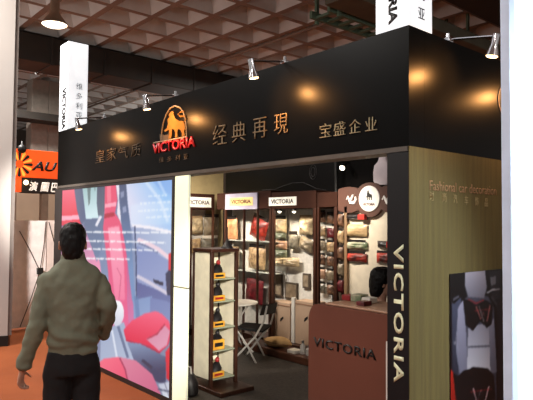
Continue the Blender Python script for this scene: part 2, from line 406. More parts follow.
# ---- black corner pillar with vertical lettering
PX = front(387, 250, 0).x
t = thing('corner_pillar', 'narrow black corner pillar with cream vertical lettering', 'pillar', (PX/2, .08, 0))
bm = B(); box(bm, (PX, .0, .0), (-.0032, .16, ZB-.032), .003)
obj('pillar_body', bm, M('pillar_black', (15, 17, 21), .5, spec=.3), t)
zt = front(398, 244, 0).z; zb = front(398, 383, 0).z
obj('lettering', text_bm([("VICTORIA", (PX*.46, 0, (zt+zb)/2), zt-zb, .070, -ZP, XP)], .025, .004, 0, 1.15), M('cream_lettering', (226, 228, 190), .5), t)
# white strip on the pillar's inner edge
zt = front(386.5, 342, 0).z
bm = B(); box(bm, (PX-.016, .01, 0.007), (PX-.001, .04, zt)); o = obj('edge_strip', bm, white_panel, None, loc=(PX-.01, .02, 0)); tag(o, 'thin white upright strip along the black pillar beside the brown counter', 'strip')

# ---- pale lit column right of the light box
x0 = front(174, 250, 0).x; x1 = front(187.6, 250, 0).x
t = thing('light_column', 'pale lit column at the right end of the picture light box', 'column', ((x0+x1)/2, .1, 0))
cm = M('lit_cream_acrylic', (226, 228, 200), .4, col2=(216, 220, 190), scale=3, emit=.72); zs = front(180, 287.5, 0).z
bm = B(); box(bm, (x0, 0, .02), (x1, .024, zs-.006), .004); obj('column_panel', bm, cm, t)
bm = B(); box(bm, (x0, 0, zs+.006), (x1, .024, ZB-.035), .004); obj('column_panel', bm, cm, t)
bm = B(); box(bm, (x0+.003, .004, 0), (x1-.003, .022, ZB-.036)); obj('column_core', bm, M('seam_grey', (120, 116, 100), .6), t)

# ---- back-lit picture
xl, xr = front(62.5, 190, 0).x, front(172.3, 190, 0).x
z0, z1 = .05, ZB-.066
t = thing('light_box', 'large glowing picture light box of red car seats behind the man', 'light box', ((xl+xr)/2, .05, 0))
bm = B(); fw = .03
for lo, hi in (((xl, -.005, 0.0), (xr+.03, .12, z0)), ((xl, -.005, z1), (xr+.03, .12, z1+.03)), ((XL-.062, -.005, 0), (xl, .12, z1+.03)), ((xr, -.005, z0), (xr+.03, .12, z1))): box(bm, lo, hi)
obj('frame', bm, M('frame_dark', (38, 34, 34), .5), t)
bm = B(); box(bm, (xl, .03, z0), (xr, .11, z1)); obj('back_case', bm, M('frame_dark', (38, 34, 34)), t)
red, dred, pink = (236, 62, 98), (190, 40, 70), (246, 150, 182)
Lr = [
 ly([(60, 180), (175, 170), (175, 300), (60, 300)], (108, 124, 160), (150, 165, 200), ((90, 220), (172, 300))),
 ly([(60, 180), (75, 187), (79, 216), (82, 224), (60, 226)], (238, 104, 130), (226, 40, 72), ((66, 188), (78, 214)), 1, 2),
 ly([(60, 216), (80, 215), (82, 219), (60, 221)], (250, 170, 190)),
 ly([(60, 226), (86, 226), (100, 262), (104, 300), (60, 300)], (150, 120, 160), (240, 150, 185), ((62, 230), (100, 270)), 1, 2),
 ly([(74, 186), (82, 185), (87, 220), (81, 224), (77, 210)], (66, 80, 116), (84, 100, 136)),
 ly([(82, 184), (98.5, 182), (97, 205), (99, 220), (86, 220)], (150, 186, 190), (206, 230, 236), ((84, 186), (94, 214)), 1, 1),
 ly([(87, 185), (91, 184), (90, 203), (88.5, 206)], (84, 104, 108), None, None, .8, 1), ly([(93.5, 184), (96, 184), (95, 192)], (84, 104, 108), None, None, .7, 1),
 ly([(85, 219), (104, 218), (106, 232), (97, 262), (84, 226)], (88, 106, 140), (112, 132, 166)),
 ly([(97, 184), (105.5, 182), (105.5, 205), (103, 217), (98, 215), (96.8, 203)], (66, 76, 102), (92, 104, 124)),
 ly(stroke([(101, 216), (96, 226)], 3), (226, 224, 236)),
 ly([(105, 184), (115.5, 181), (117.5, 200), (115, 213), (121, 222), (127, 250), (132, 280), (136, 325), (112, 332), (108, 270), (103, 228), (104.5, 214)], (228, 76, 110), (226, 98, 146), ((110, 185), (122, 320)), 1, 1),
 ly([(108, 228), (119, 226), (124, 262), (125, 300), (115, 300), (111, 262)], (250, 176, 196), (240, 130, 166), ((112, 230), (120, 300)), .85, 3),
 ly([(105, 204), (116, 202), (116, 206), (105, 208)], (250, 166, 186)), ly([(104.5, 214), (114, 212), (115, 216), (104, 218.5)], (176, 34, 62)),
 ly([(107, 186), (111, 185), (111, 202), (107, 203)], (246, 140, 160), None, None, .7, 2),
 ly([(127, 262), (132, 280), (136, 326), (129, 330), (127, 300)], (196, 96, 146), (206, 120, 170)),
 ly(stroke([(117, 268), (121, 276), (119, 300)], .8), (196, 70, 110), None, None, .7),
 ly([(115.5, 181), (119.5, 181), (119, 200), (122, 226), (117, 214), (118, 200)], (232, 226, 236)),
 ly([(119, 182), (126, 181), (127, 200), (131, 232), (136, 310), (132, 300), (126, 250), (121, 222)], (70, 82, 116), (116, 146, 190), ((122, 185), (130, 270))),
 ly([(120.5, 192), (124, 191), (124, 197), (121, 198)], (150, 158, 190), None, None, .8), ly([(122.5, 207), (126, 206), (126.5, 212), (123, 213)], (156, 164, 196), None, None, .8),
 ly([(126, 181), (173, 175), (173, 233), (131, 228), (128, 205)], (214, 216, 238), (150, 194, 240), ((130, 200), (160, 186)), 1, 1),
 ly([(150, 178), (173, 175), (173, 196), (160, 190)], (120, 164, 226), (142, 182, 236), None, .9, 5),
 ly([(131, 205), (173, 200), (173, 224), (131, 226)], (214, 224, 244), (180, 212, 244), ((135, 210), (172, 220)), .8, 5),
 ly(stroke([(146, 182), (160, 200), (168, 222)], 3), (226, 236, 250), None, None, .6, 3), ly(stroke([(158, 180), (166, 196)], 2.5), (206, 226, 250), None, None, .6, 3),
 ly([(131, 225), (173, 232), (173, 262), (134, 246)], (156, 168, 202), (178, 192, 220), ((135, 240), (170, 236))),
 ly(stroke([(132, 225.5), (150, 227.5), (173, 232.5)], 3), (240, 236, 244)),
 ly(stroke([(134.8, 226), (136.2, 262), (136.8, 312)], 1.2), (48, 62, 100)),
 ly([(137, 246), (155, 252), (173, 264), (173, 300), (137, 282)], (128, 142, 190), (150, 162, 202), ((140, 250), (170, 290))),
 ly(stroke([(137.5, 239.5), (147, 243), (158, 249), (173, 261)], 4), (236, 208, 220)), ly(stroke([(137.5, 243), (147, 246.5), (158, 253)], 1.4), (90, 98, 140), None, None, .8),
 ly([(137, 282), (173, 296), (173, 322), (152, 311), (137, 316)], (86, 96, 150), (112, 126, 172)),
 ly(stroke([(137, 276), (150, 283), (168, 294)], 3.6), (206, 200, 218)), ly([(153, 279), (163, 282.5), (163, 286), (154, 282.5)], (36, 44, 70)),
 ly([(168.5, 254), (173, 252), (173, 274), (168.5, 272)], (214, 46, 60)), ly([(165.5, 274), (169, 270), (173, 272), (173, 296), (167, 295)], (44, 52, 82)),
 ly([(133, 300), (152, 296), (152, 314), (134, 322)], (120, 146, 190), (140, 164, 206)), ly(stroke([(136, 296), (138, 318)], 4), (90, 122, 170), None, None, .7, 2),
 ly([(150, 297), (173, 303), (173, 330), (150, 316)], (112, 128, 178), (130, 146, 190)),
 ly([(101, 330), (124, 322), (134, 360), (100, 362)], (150, 168, 198), (172, 188, 212)), ly(stroke([(118, 326), (128, 358)], 2.6), (96, 116, 150)), ly(stroke([(112, 330), (117, 358)], 2), (210, 220, 236)),
 ly(oval(117, 313, 7, 13), (206, 210, 226), (244, 246, 250), ((112, 322), (118, 302))),
 ly([(123.5, 330), (132, 320.5), (145, 313.5), (156, 311), (162, 314), (169, 321), (171.5, 331), (168.5, 345), (160, 352.5), (148, 346), (126, 340)], (238, 96, 128), (218, 40, 76), ((150, 312), (142, 345))),
 ly([(146, 339), (156, 334), (164.5, 325), (170, 331), (167, 345), (159, 351)], (206, 132, 162), (222, 160, 184)), ly(stroke([(147, 339), (157, 334), (165, 324)], 1.2), (166, 30, 62)), ly(stroke([(126, 340.5), (147, 346.5), (160, 353)], 1.6), (178, 28, 62)),
 ly([(127, 342), (140, 343.5), (158, 353), (166, 357), (166, 386), (152, 380), (134, 360)], (120, 142, 176), (50, 62, 96), ((142, 344), (146, 372))),
 ly(stroke([(142, 360), (152, 368)], 3), (34, 42, 70), None, None, .8),
 ly([(165.4, 352), (172.5, 343), (173, 383), (166.5, 379)], (226, 44, 66), (200, 30, 54)),
 ly([(97, 364), (104, 358.5), (118.5, 357), (125, 366), (129, 386), (97, 378)], (242, 116, 140), (226, 80, 114)), ly([(119, 357), (136, 360.5), (152, 374), (163, 399), (128.5, 387), (125, 368)], (216, 130, 158), (196, 96, 132)),
 ly(stroke([(119.5, 357.5), (125, 369), (129, 386)], 1.4), (166, 60, 96)),
 ly([(158, 384), (172, 381), (173, 400), (164, 398)], (176, 184, 204), (222, 226, 234)), ly(stroke([(158, 389), (171, 392)], 1.5), (70, 80, 106)), ly(stroke([(164, 381), (170, 399)], 1), (90, 96, 120), None, None, .7),
]
for yy, x1_, sl in ((232, 168, .01), (241, 166, .02), (249, 157, .02), (258.5, 131, .02)):   # blurred rows of small white print
    x = 86.
    while x < x1_:
        w = random.uniform(4, 11); Lr.append(ly(stroke([(x, yy+(x-90)*sl), (min(x+w, x1_), yy+(x+w-90)*sl)], 1.7), (250, 250, 252), None, None, .85, 1)); x += w+random.uniform(.6, 1.6)
for yy, a_, b_ in ((197, 148, 168), (203.5, 140, 170), (211, 138, 171), (218, 146, 170)):
    x = a_
    while x < b_:
        w = random.uniform(2, 5); Lr.append(ly(stroke([(x, yy-(x-140)*.06), (x+w, yy-(x+w-140)*.06)], 2), (244, 248, 255), None, None, .55, 1)); x += w+random.uniform(.8, 1.8)
picture('printed_panel', [(xl, 0, z0), (xr, 0, z0), (xl, 0, z1), (xr, 0, z1)], 300, 250, Lr, t, M_print('backlit_print', 1.0), (120, 135, 165), 1)

# ---- poster on the olive wall
ya, yb = ox(449, 300, 0).y, ox(507, 300, 0).y
zt, zb = ox(449, 274, 0).z, .36
t = thing('seat_poster', 'tall dark poster of black and grey car seat covers on the olive wall', 'poster', (0.006, (ya+yb)/2, zb))
bm = B(); box(bm, (.001, ya, zb), (.008, yb, zt), .003); obj('board', bm, black_text, t)
g1, g2 = (150, 148, 160), (104, 104, 120)
Lr = [
 ly([(452, 296), (461, 296), (464, 380), (452, 372)], (84, 88, 108), (50, 52, 66)), ly([(449, 273), (463, 273), (462, 296), (454, 304), (449, 300)], (20, 18, 20)),
 ly([(463, 300), (470, 294), (488, 296), (494, 308), (497, 400), (497, 440), (457, 440), (459, 330)], (84, 84, 98), (66, 66, 80)),
 ly([(465, 271), (485, 270), (487, 288), (484, 298), (468, 297), (465, 286)], (168, 164, 176), (126, 124, 136), ((475, 274), (476, 298))),
 ly([(489, 271), (500, 271), (500, 300), (492, 300)], (46, 46, 54)), ly(stroke([(487, 293), (492, 290), (500, 289)], 2), (190, 190, 196), None, None, .9), ly([(490, 277), (496, 276), (496, 284), (491, 286)], (120, 120, 128)),
 ly([(458, 308), (463, 300), (466, 330), (468, 374), (460, 376), (456, 352)], (156, 154, 172), (118, 118, 134)), ly([(489, 326), (494, 318), (497, 372), (491, 374)], (140, 140, 156), (106, 106, 120)),
 ly([(468, 328), (489, 322), (490.5, 372), (467, 374)], (150, 148, 160), (186, 184, 192), ((476, 328), (480, 370))), ly(stroke([(468, 347), (490, 346)], 1.8), (96, 96, 108)),
 ly([(463, 299), (469, 300), (476, 305), (485, 300), (493, 304), (491.5, 324), (487, 328), (480, 321), (473, 331), (466, 325)], (26, 22, 24)),
 ly(stroke([(468, 299), (476, 303.5), (484, 300)], 1.2), (150, 40, 44)),
 ly(stroke([(476, 306), (481, 320), (483, 312), (487, 322), (490, 305)], 1.4), (176, 110, 108), None, None, .9), ly(stroke([(474, 311), (492, 309)], 1), (150, 60, 62), None, None, .8), ly(stroke([(479, 306), (484, 322)], .8), (190, 170, 170), None, None, .8),
 ly([(456, 378), (463, 371), (474, 367), (488, 368.5), (494, 376), (498, 440), (455, 440)], (24, 20, 22), (34, 28, 30)),
 ly(stroke([(458, 318), (456, 340), (459, 352)], 1), (150, 150, 164), None, None, .5), ly(oval(455, 343, 1.4, 2), (130, 130, 140)), ly(stroke([(453, 300), (459, 296)], 2.5), (120, 120, 134), None, None, .7), ly(stroke([(491, 296), (500, 310)], 1.5), (96, 96, 104), None, None, .7), ly(stroke([(473, 388), (477, 402), (481, 390), (485, 402), (489, 386)], 1.6), (206, 170, 172), None, None, .9), ly(stroke([(470, 392), (492, 389)], 1), (176, 60, 62), None, None, .8),
 ly([(448, 366), (453, 372), (456, 400), (456, 440), (448, 440)], (176, 48, 36), (120, 34, 26)), ly([(497, 300), (507, 300), (507, 440), (499, 440)], (40, 38, 44)),
]
picture('printed_panel', [(.0088, ya, zb), (.0088, yb, zb), (.0088, ya, zt), (.0088, yb, zt)], 110, 200, Lr, t, M_print('poster_print', 0), (20, 18, 22), 1, lambda im, X, Y: 255*(im/255)**1.25*.98)
bm = B(); prism(bm, [(.0086, ya+.002, zb+.004), (.0086, ya+.002, zb+.002), (.0086, yb, zb+.002), (.0086, yb, zb+.004)], (.001, 0, 0)); obj('border', bm, black_text, t)
# ================================================================== INSIDE THE STAND: display racks
YF, YBK = 2.30, 2.60            # rack fronts and panels on the back wall
XF, XBK = -5.22, -5.50          # rack on the left wall
plate_white = M('sign_plate_white', (238, 236, 230), .5)
t = thing('display_rack', 'brown headed display rack on the left wall beside the lit column', 'rack', (-5.4, 2.0, 0), 'brown headed display racks')
zt, zb = ox(196, 193.5, XF).z, ox(196, 209.5, XF).z
bm = B(); box(bm, (XBK, 1.45, .1), (XBK+.03, 2.33, zb)); obj('back_panel', bm, peg_grey, t)
bm = B(); box(bm, (XBK, 1.45, zb), (XF, 2.33, zt), .006); obj('header', bm, brown_board, t)
bm = B()
for y in (1.47, 1.9, 2.31): box(bm, (XF-.03, y-.015, 0), (XF, y+.015, zb))
obj('post', bm, wood_dark, t)
bm = B(); box(bm, (XBK, 1.45, 0), (XF, 2.33, .1)); obj('plinth', bm, wood_dark, t)
a, b = ox(190, 209, XF), ox(211, 196, XF); pl0 = B(); y0 = 1.78
box(pl0, (XF, y0, ox(205, 207.5, XF).z), (XF+.012, b.y, ox(205, 197.5, XF).z), .003); sp = obj('sign_plate', pl0, plate_white, t)
zc = ox(203, 202.5, XF).z; obj('lettering', text_bm([("VICTORIA", (XF+.0125, (y0+b.y)/2, zc), (b.y-y0)*.84, .062, YP, ZP)], .02, .003), black_text, sp)
def back_rack(px0, px1, pyt, pyb, posts, label, panel=peg_grey, shelves=(), deep=True):
    a, b = oy(px0, 200, YF).x, oy(px1, 200, YF).x; zt = oy((px0+px1)/2, pyt, YF).z; zb = oy((px0+px1)/2, pyb, YF).z
    t = thing('display_rack', label, 'rack', ((a+b)/2, YF+.15, 0), 'brown headed display racks')
    bm = B(); box(bm, (a, YBK, .12), (b, YBK+.03, zb)); obj('back_panel', bm, panel, t)
    bm = B(); box(bm, (a, YF, zb), (b, YBK+.03, zt), .006); obj('header', bm, brown_board, t)
    for px, w in posts:
        x = oy(px, 240, YF).x; bm = B(); box(bm, (x-w/2, YF-.005, 0), (x+w/2, YF+.03, zb-.001), .003); obj('post', bm, wood_dark, t)
    for py in shelves:
        z = oy((px0+px1)/2, py, YF).z; bm = B(); box(bm, (a+.03, YF+.13, z-.008), (b-.03, YBK-.001, z+.004)); obj('shelf', bm, M('glass_shelf', (190, 196, 190), .2), t)
    bm = B(); box(bm, (a, YF-.02, 0.007), (b, YBK+.03, .12), .006); obj('plinth', bm, wood_dark, t)
    return t, a, b, zt, zb
tM, aM, bM, ztM, zbM = back_rack(217, 270.5, 192, 209, ((225, .03), (243.5, .022), (257, .02), (270, .035)), 'brown headed display rack in the back corner under the lilac sign', shelves=(241, 272))
# lilac framed sign in front of it
a = oy(225, 209.8, YF-.03); b = oy(257, 192.5, YF-.03)
t = thing('framed_sign', 'lilac framed sign with a yellow plate hanging in front of the corner rack', 'sign', ((a.x+b.x)/2, YF-.03, a.z))
bm = B(); box(bm, (a.x, YF-.028, a.z), (b.x, YF-.006, b.z), .004); fr = obj('frame', bm, M('lilac_frame', (172, 166, 188), .5), t)
a = oy(229.5, 206, YF-.03); b = oy(253, 197, YF-.03)
bm = B(); box(bm, (a.x, YF-.034, a.z), (b.x, YF-.0285, b.z), .002); pp = obj('plate', bm, M('yellow_plate', (236, 206, 138), .5), t)
obj('lettering', text_bm([("VICTORIA", ((a.x+b.x)/2, YF-.0342, (a.z+b.z)/2), (b.x-a.x)*.84, .058, XP, ZP)], .03, .003), M('brown_lettering', (96, 44, 24), .5), pp)
tB, aB, bB, ztB, zbB = back_rack(271.4, 316.2, 191.5, 208.5, ((273, .045), (314.6, .045)), 'brown headed display rack in the middle of the back wall with a white sign')
a, b = oy(269.5, 206, YF), oy(297, 196.5, YF)
bm = B(); box(bm, (a.x, YF-.014, a.z), (b.x, YF-.0005, b.z), .003); sp = obj('sign_plate', bm, plate_white, tB)
obj('lettering', text_bm([("VICTORIA", ((a.x+b.x)/2, YF-.0143, (a.z+b.z)/2), (b.x-a.x)*.82, .06, XP, ZP)], .02, .003), black_text, sp)
# two little halogen lamps under its header
halo = M('halogen_glow', (255, 240, 214), .4, emit=6)
for px, lab in ((279.5, 'small halogen lamp under the middle rack header, left of the pair'), (294, 'small halogen lamp under the middle rack header, right of the pair')):
    P = oy(px, 211.3, YF+.05); t = thing('rack_lamp', lab, 'lamp', P, 'halogen lamps under the middle rack header')
    bm = B(); lathe(bm, [(.03, .035), (.034, .0), (.03, 0), (.026, .03)], P, ZP, 14); obj('lamp_ring', bm, chrome, t, True)
    bm = B(); ball(bm, P+V((0, 0, .002)), .026, 10); obj('bulb', bm, halo, t, True)
    add_spot(P+V((0, -.02, -.04)), P+V((0, .18, -.6)), 9, 120, 1, (1, .78, .5), .03)
tR, aR, bR, ztR, zbR = back_rack(317, 337.2, 192, 207, ((318.1, .03), (335.6, .05)), 'narrow dark display rack of small packets between the middle rack and the scalloped panel', panel=M('rack_backing_brown', (78, 62, 50), .8))
# scalloped display unit
a, b = oy(338.4, 200, YF).x, -1.02; yS = YF
t = thing('scalloped_display', 'white display panel with a scalloped brown header and round logo behind the counter', 'display', ((a+b)/2, YF, 0))
xp = oy(346.5, 200, YF).x
bm = B(); box(bm, (xp, YF+.05, .1), (b, YF+.1, oy(362, 206, YF).z)); obj('back_panel', bm, M('warm_white_board', (226, 216, 196), .7), t)
bm = B(); box(bm, (a, YF+.05, .1), (xp, YF+.1, oy(342, 206, YF).z)); obj('side_panel', bm, M('rack_backing_brown', (104, 84, 68)), t)
x = oy(345.5, 240, YF).x; bm = B(); box(bm, (x-.02, YF, .0065), (x+.02, YF+.045, zbR)); obj('post', bm, M('tan_post', (140, 112, 84), .5), t)
hc = M('scallop_brown', (86, 52, 39), .6, col2=(78, 46, 34), scale=3)
cpt = oy(369.5, 199.5, YF); R = .20
top, bot = [], []
def lobes(up):
    pts = []
    x = a
    lob = [(oy(338, 199, YF).x-.0, oy(358, 199, YF).x), (oy(358, 199, YF).x, oy(381, 199, YF).x), (oy(381, 199, YF).x, oy(381, 199, YF).x+.3), (oy(381, 199, YF).x+.3, b)]
    for (l0, l1), amp in zip(lob, (.05, .12, .05, .12)):
        for k in range(10):
            s = k/10; pts.append((l0+(l1-l0)*s, amp*math.sin(PI*s)**.7))
    pts.append((b, 0)); return pts
zu, zd = oy(362, 188.5, YF).z, oy(362, 209.5, YF).z
pol = [(x, YF, zu+d*.55) for x, d in lobes(1)] + [(x, YF, zd-d*.75) for x, d in lobes(0)][::-1]
bm = B(); prism(bm, pol, (0, .045, 0)); hd = obj('scalloped_header', bm, hc, t)
bm = B(); lathe(bm, [(.0, .0), (.148, .0), (.148, .012), (.0, .012)], V((cpt.x, YF-.0005, cpt.z+.01)), V((0, -1, 0)), 36); rl = obj('round_logo', bm, M('logo_white', (244, 240, 232), .5, emit=.12), hd)
def lion_plate(cx, cz, s, y, mat, parent, name='lion_mark'):
    pts = [((x-177)/30*s+cx, y, -(yy-(125-(x-177)*.12))/30*s+cz) for x, yy in lion]
    bm = B(); prism(bm, pts, (0, -.004, 0)); return obj(name, bm, mat, parent)
lion_plate(cpt.x+.01, cpt.z+.045, .125, YF-.0125, black_text, rl)
obj('lettering', text_bm([("VICTORIA", (cpt.x, YF-.0125, cpt.z-.055), .17, .03, XP, ZP)], .02, .003), M('brown_lettering', (96, 44, 24)), rl)
for px in (351.5, 388):
    P = oy(px, 199.5, YF); bm = B()
    tube(bm, [P+V((-.075, -.004, .0)), P+V((-.05, -.004, .035)), P+V((-.03, -.004, .0)), P+V((-.01, -.004, -.035)), P+V((.05, -.004, -.04)), P+V((.075, -.004, .0)), P+V((.06, -.004, .03))], [.008, .014, .016, .02, .024, .018, .01], 8)
    tube(bm, [P+V((.0, -.004, .0)), P+V((.02, -.004, .04)), P+V((.03, -.004, .06))], [.014, .014, .006], 8)
    obj('swirl_logo', bm, M('logo_white', (244, 240, 232)), hd, True)
# large black glossy banner across the top of the back wall
a, b = oy(225.5, 180, 2.68), oy(335.5, 180, 2.68)
t = thing('black_banner', 'glossy black banner with a faint car outline above the back racks', 'banner', ((a.x+b.x)/2, 2.68, 2.1))
bm = B(); box(bm, (a.x, 2.68, 2.02), (b.x, 2.75, ZB+.62), .002); obj('sheet', bm, M('black_banner_print', (11, 10, 10), .3, col2=(20, 18, 18), scale=1.3, detail=6, spec=.15), t)
gl = M('faint_outline', (40, 37, 36), .5)
for (px, py, rx, ry) in ((313, 172, .065, .10), (313, 172, .04, .065)):
    P = oy(px, py, 2.678); bm = B(); tube(bm, [P+V((rx*math.cos(2*PI*k/24), 0, ry*math.sin(2*PI*k/24))) for k in range(25)], .004, 6); obj('printed_ring', bm, gl, t)
bm = B(); tube(bm, [oy(x, y, 2.678) for x, y in ((262, 190), (275, 189.5), (283, 186), (292, 183), (303, 182.5), (310, 185.5), (316, 188.5), (326, 190))], .004, 6); obj('printed_outline', bm, gl, t)
a = oy(337, 180, 2.7)
bm = B(); box(bm, (a.x, 2.69, 1.95), (-.2, 2.72, ZB+.62), .002); o = obj('dark_curtain', bm, M('dark_curtain_cloth', (14, 12, 11), .9, spec=.1), None, loc=(-1.2, 2.7, 1.95)); tag(o, 'dark plain hanging behind the scalloped header', 'curtain')
bm = B(); tube(bm, [oy(336.2, 158, 2.6), oy(336.4, 192, 2.6)], .022, 8); o = obj('black_post', bm, black_text, None, loc=oy(336.4, 192, 2.6)); tag(o, 'thin black post standing between the two dark hangings', 'post')
# little spotlight at the top of the back wall
P = oy(342.5, 167.3, 2.55)
t = thing('wall_spotlight', 'small lit spotlight in the dark above the scalloped header', 'spotlight', P)
dd = V((.35, -.8, -.55)).normalized(); bm = B(); lathe(bm, [(.02, -.06), (.035, -.04), (.04, .02), (.036, .022), (.03, .0)], P, dd, 16); tube(bm, [P-dd*.05, P-dd*.05+V((0, .1, .05))], .012, 8); obj('lamp_head', bm, black_board, t, True)
bm = B(); ball(bm, P+dd*.008, (.036, .036, .036), 12); obj('bulb', bm, halo, t, True)
# white padded seat cover hanging at the right
P = oy(383, 172, 2.45); bm = B()
loft(bm, [(P+V((0, 0, dz)), V((w, 0, 0)), V((0, d, 0))) for dz, w, d in ((.20, .03, .02), (.185, .05, .03), (.15, .055, .04), (.12, .07, .045), (.08, .12, .055), (.0, .135, .06), (-.10, .13, .06), (-.15, .10, .05), (-.16, .05, .03))], 20)
t = thing('seat_cover', 'white padded seat cover hanging beside the scalloped header', 'seat cover', P); obj('cover', bm, M('cover_white', (206, 196, 200), .8, col2=(190, 180, 186), scale=6), t, True)
bm = B(); tube(bm, [P+V((-.02, 0, .19)), P+V((-.02, 0, .24)), P+V((.0, .0, .27)), P+V((.02, 0, .24)), P+V((.02, 0, .19))], .006, 6); obj('hook', bm, silver, t)

# ------------------------------------------------------------------ packaged goods
def bag_bm(c, u, n, w, h, d, tilt=0, seed=0, nx=14, ny=14):
    """puffy filled bag: two bulged sheets welded at the rim"""
    bm = B(); c, u, n = V(c), V(u), V(n); rot = Matrix.Rotation(tilt, 3, n); uu = rot @ u; vv = rot @ ZP
    for sgn in (1, -.35):
        g = []
        for j in range(ny+1):
            r = []
            for i in range(nx+1):
                s, q = i/nx*2-1, j/ny*2-1
                e = .8*max(0, (1-abs(s)**2.4)*(1-abs(q)**2.4))**.75
                nz = mnoise.noise(V((s*1.9+seed*3.1, q*1.9, seed)))*.35 + mnoise.noise(V((s*4.5, q*4.5+seed, seed*1.7)))*.22
                pin = 1 + .05*mnoise.noise(V((s*2, q*2, seed+9)))
                r.append(bm.verts.new(c + uu*(s*w/2*pin) + vv*(q*h/2*pin) + n*(sgn*d*e*(1+nz))))
            g.append(r)
        for j in range(ny):
            for i in range(nx): bm.faces.new((g[j][i], g[j][i+1], g[j+1][i+1], g[j+1][i]))
    bmesh.ops.remove_doubles(bm, verts=bm.verts, dist=.0008)
    return bm, uu, vv
kc = [0]
def packaged(name, label, cat, group, c, axis, w, h, d, mat, card=None, tilt=0, cardh=.05):
    kc[0] += 1; n = V((0, -1, 0)) if axis == 'Y' else V((1, 0, 0)); u = XP if axis == 'Y' else YP
    t = thing(name, label, cat, c, group)
    bm, uu, vv = bag_bm(c, u, n, w, h, d, tilt, kc[0]); obj('bag', bm, mat, t, True)
    if card:
        cc = V(c)+vv*(h/2+cardh/2-.01)+n*.006; bm = B()
        pts = [cc-uu*w*.45-vv*cardh/2, cc+uu*w*.45-vv*cardh/2, cc+uu*w*.45+vv*cardh/2, cc-uu*w*.45+vv*cardh/2]
        prism(bm, pts, n*.004); obj('header_card', bm, card, t)
    return t
def pk(px, py, wpx, hpx, plane, axis='Y'):
    if axis == 'Y':
        P = oy(px, py, plane); w, h = fsize(px, py, wpx, hpx, plane)
    else:
        P = ox(px, py, plane); w, h = xsize(px, py, wpx, hpx, plane)
    return P, w, h
def cloth(nm, c1, c2, sc_=9, coat=.35): return M(nm, c1, .5, col2=c2, scale=sc_*1.6, coat=coat, bump=.6, bscale=26)
beige = cloth('beige_goods', (204, 184, 148), (142, 126, 100)); taupe = cloth('taupe_goods', (140, 126, 104), (104, 94, 78)); greyb = cloth('grey_goods', (128, 122, 108), (92, 88, 78))
peach = cloth('peach_goods', (226, 164, 116), (186, 124, 84)); redg = cloth('red_goods', (168, 46, 28), (96, 22, 18)); burg = cloth('burgundy_goods', (110, 24, 32), (72, 16, 24)); tang = cloth('tan_goods', (194, 164, 122), (128, 104, 78))
greenb = cloth('sage_goods', (118, 124, 102), (84, 92, 74)); brownp = cloth('brown_goods', (118, 84, 62), (70, 48, 36), 14); pinkb = cloth('rosy_goods', (190, 150, 122), (140, 110, 90))
card_dark = M('card_dark', (32, 26, 24), .5); card_tan = M('card_tan', (150, 126, 96), .6); card_white = M('card_white', (226, 220, 208), .6)
G1 = 'packaged covers on the left wall rack'
for px, py, w, h, d, mt, cd, ti, lab in (
    (196, 226, 14, 16, .09, beige, card_tan, 0, 'beige cushion in clear bag at top of left wall rack, nearest the lit column'),
    (211.5, 226, 15, 19, .08, taupe, card_dark, 0, 'taupe packaged cover at the top right of the left wall rack'),
    (195, 246, 12, 14, .08, tang, None, .1, 'tan packaged cover in the second row of the left rack, next to the lit column'),
    (209.5, 245.5, 17, 15, .10, greyb, card_white, 0, 'grey rounded packaged cushion in the second row of the left rack above the display tower')):
    P, w, h = pk(px, py, w, h, XBK+.06, 'X'); packaged('packaged_cover', lab, 'packet', G1, P, 'X', w, h, d, mt, cd, ti)
G2 = 'packaged covers on the corner rack'
for px, py, w, h, d, mt, cd, ti, lab in (
    (231.5, 229, 12, 21, .07, peach, card_dark, .05, 'peach packaged cover with a dark top card on the corner rack'),
    (259, 228.5, 16, 21, .08, redg, card_dark, -.32, 'bright red tilted packaged cover at the top of the corner rack'),
    (257, 258, 17, 22, .08, tang, card_dark, -.04, 'tan packaged cover with black top in the middle of the corner rack'),
    (254.5, 291, 17, 24, .06, burg, None, -.08, 'burgundy packaged cover low on the corner rack above the folding chair'),
    (234, 258, 11, 18, .06, taupe, card_tan, 0, 'taupe packaged cover on the corner rack just right of the tower top')):
    P, w, h = pk(px, py, w, h, YBK-.09); packaged('packaged_cover', lab, 'packet', G2, P, 'Y', w, h, d, mt, cd, ti)
G3 = 'packaged covers on the middle rack'
for px, py, w, h, d, mt, cd, ti, lab in (
    (279.5, 226, 14, 15, .09, beige, card_dark, 0, 'beige bag with dark card at the upper left of the middle rack'),
    (306, 226.5, 13, 17, .09, beige, card_tan, .0, 'glossy beige bag at the upper right of the middle rack under a lamp'),
    (279, 236, 14, 7, .07, greenb, None, .05, 'flat sage bag squeezed under the upper left bag of the middle rack'),
    (293.6, 241.5, 9, 15, .06, greyb, card_dark, 0, 'narrow grey packet in the centre of the middle rack'),
    (279.5, 245, 15, 9, .07, pinkb, None, 0, 'rosy bag in the third row at the left of the middle rack'),
    (306, 244, 13, 13, .07, taupe, None, -.35, 'taupe slanting bag in the third row at the right of the middle rack'),
    (279.5, 253.5, 15, 8, .07, greenb, None, 0, 'sage green bag in the fourth row at the left of the middle rack'),
    (285.5, 262, 27, 9, .09, beige, None, .04, 'wide beige roll bag lowest on the pegs of the middle rack')):
    P, w, h = pk(px, py, w, h, YBK-.07); packaged('packaged_cover', lab, 'packet', G3, P, 'Y', w, h, d, mt, cd, ti)
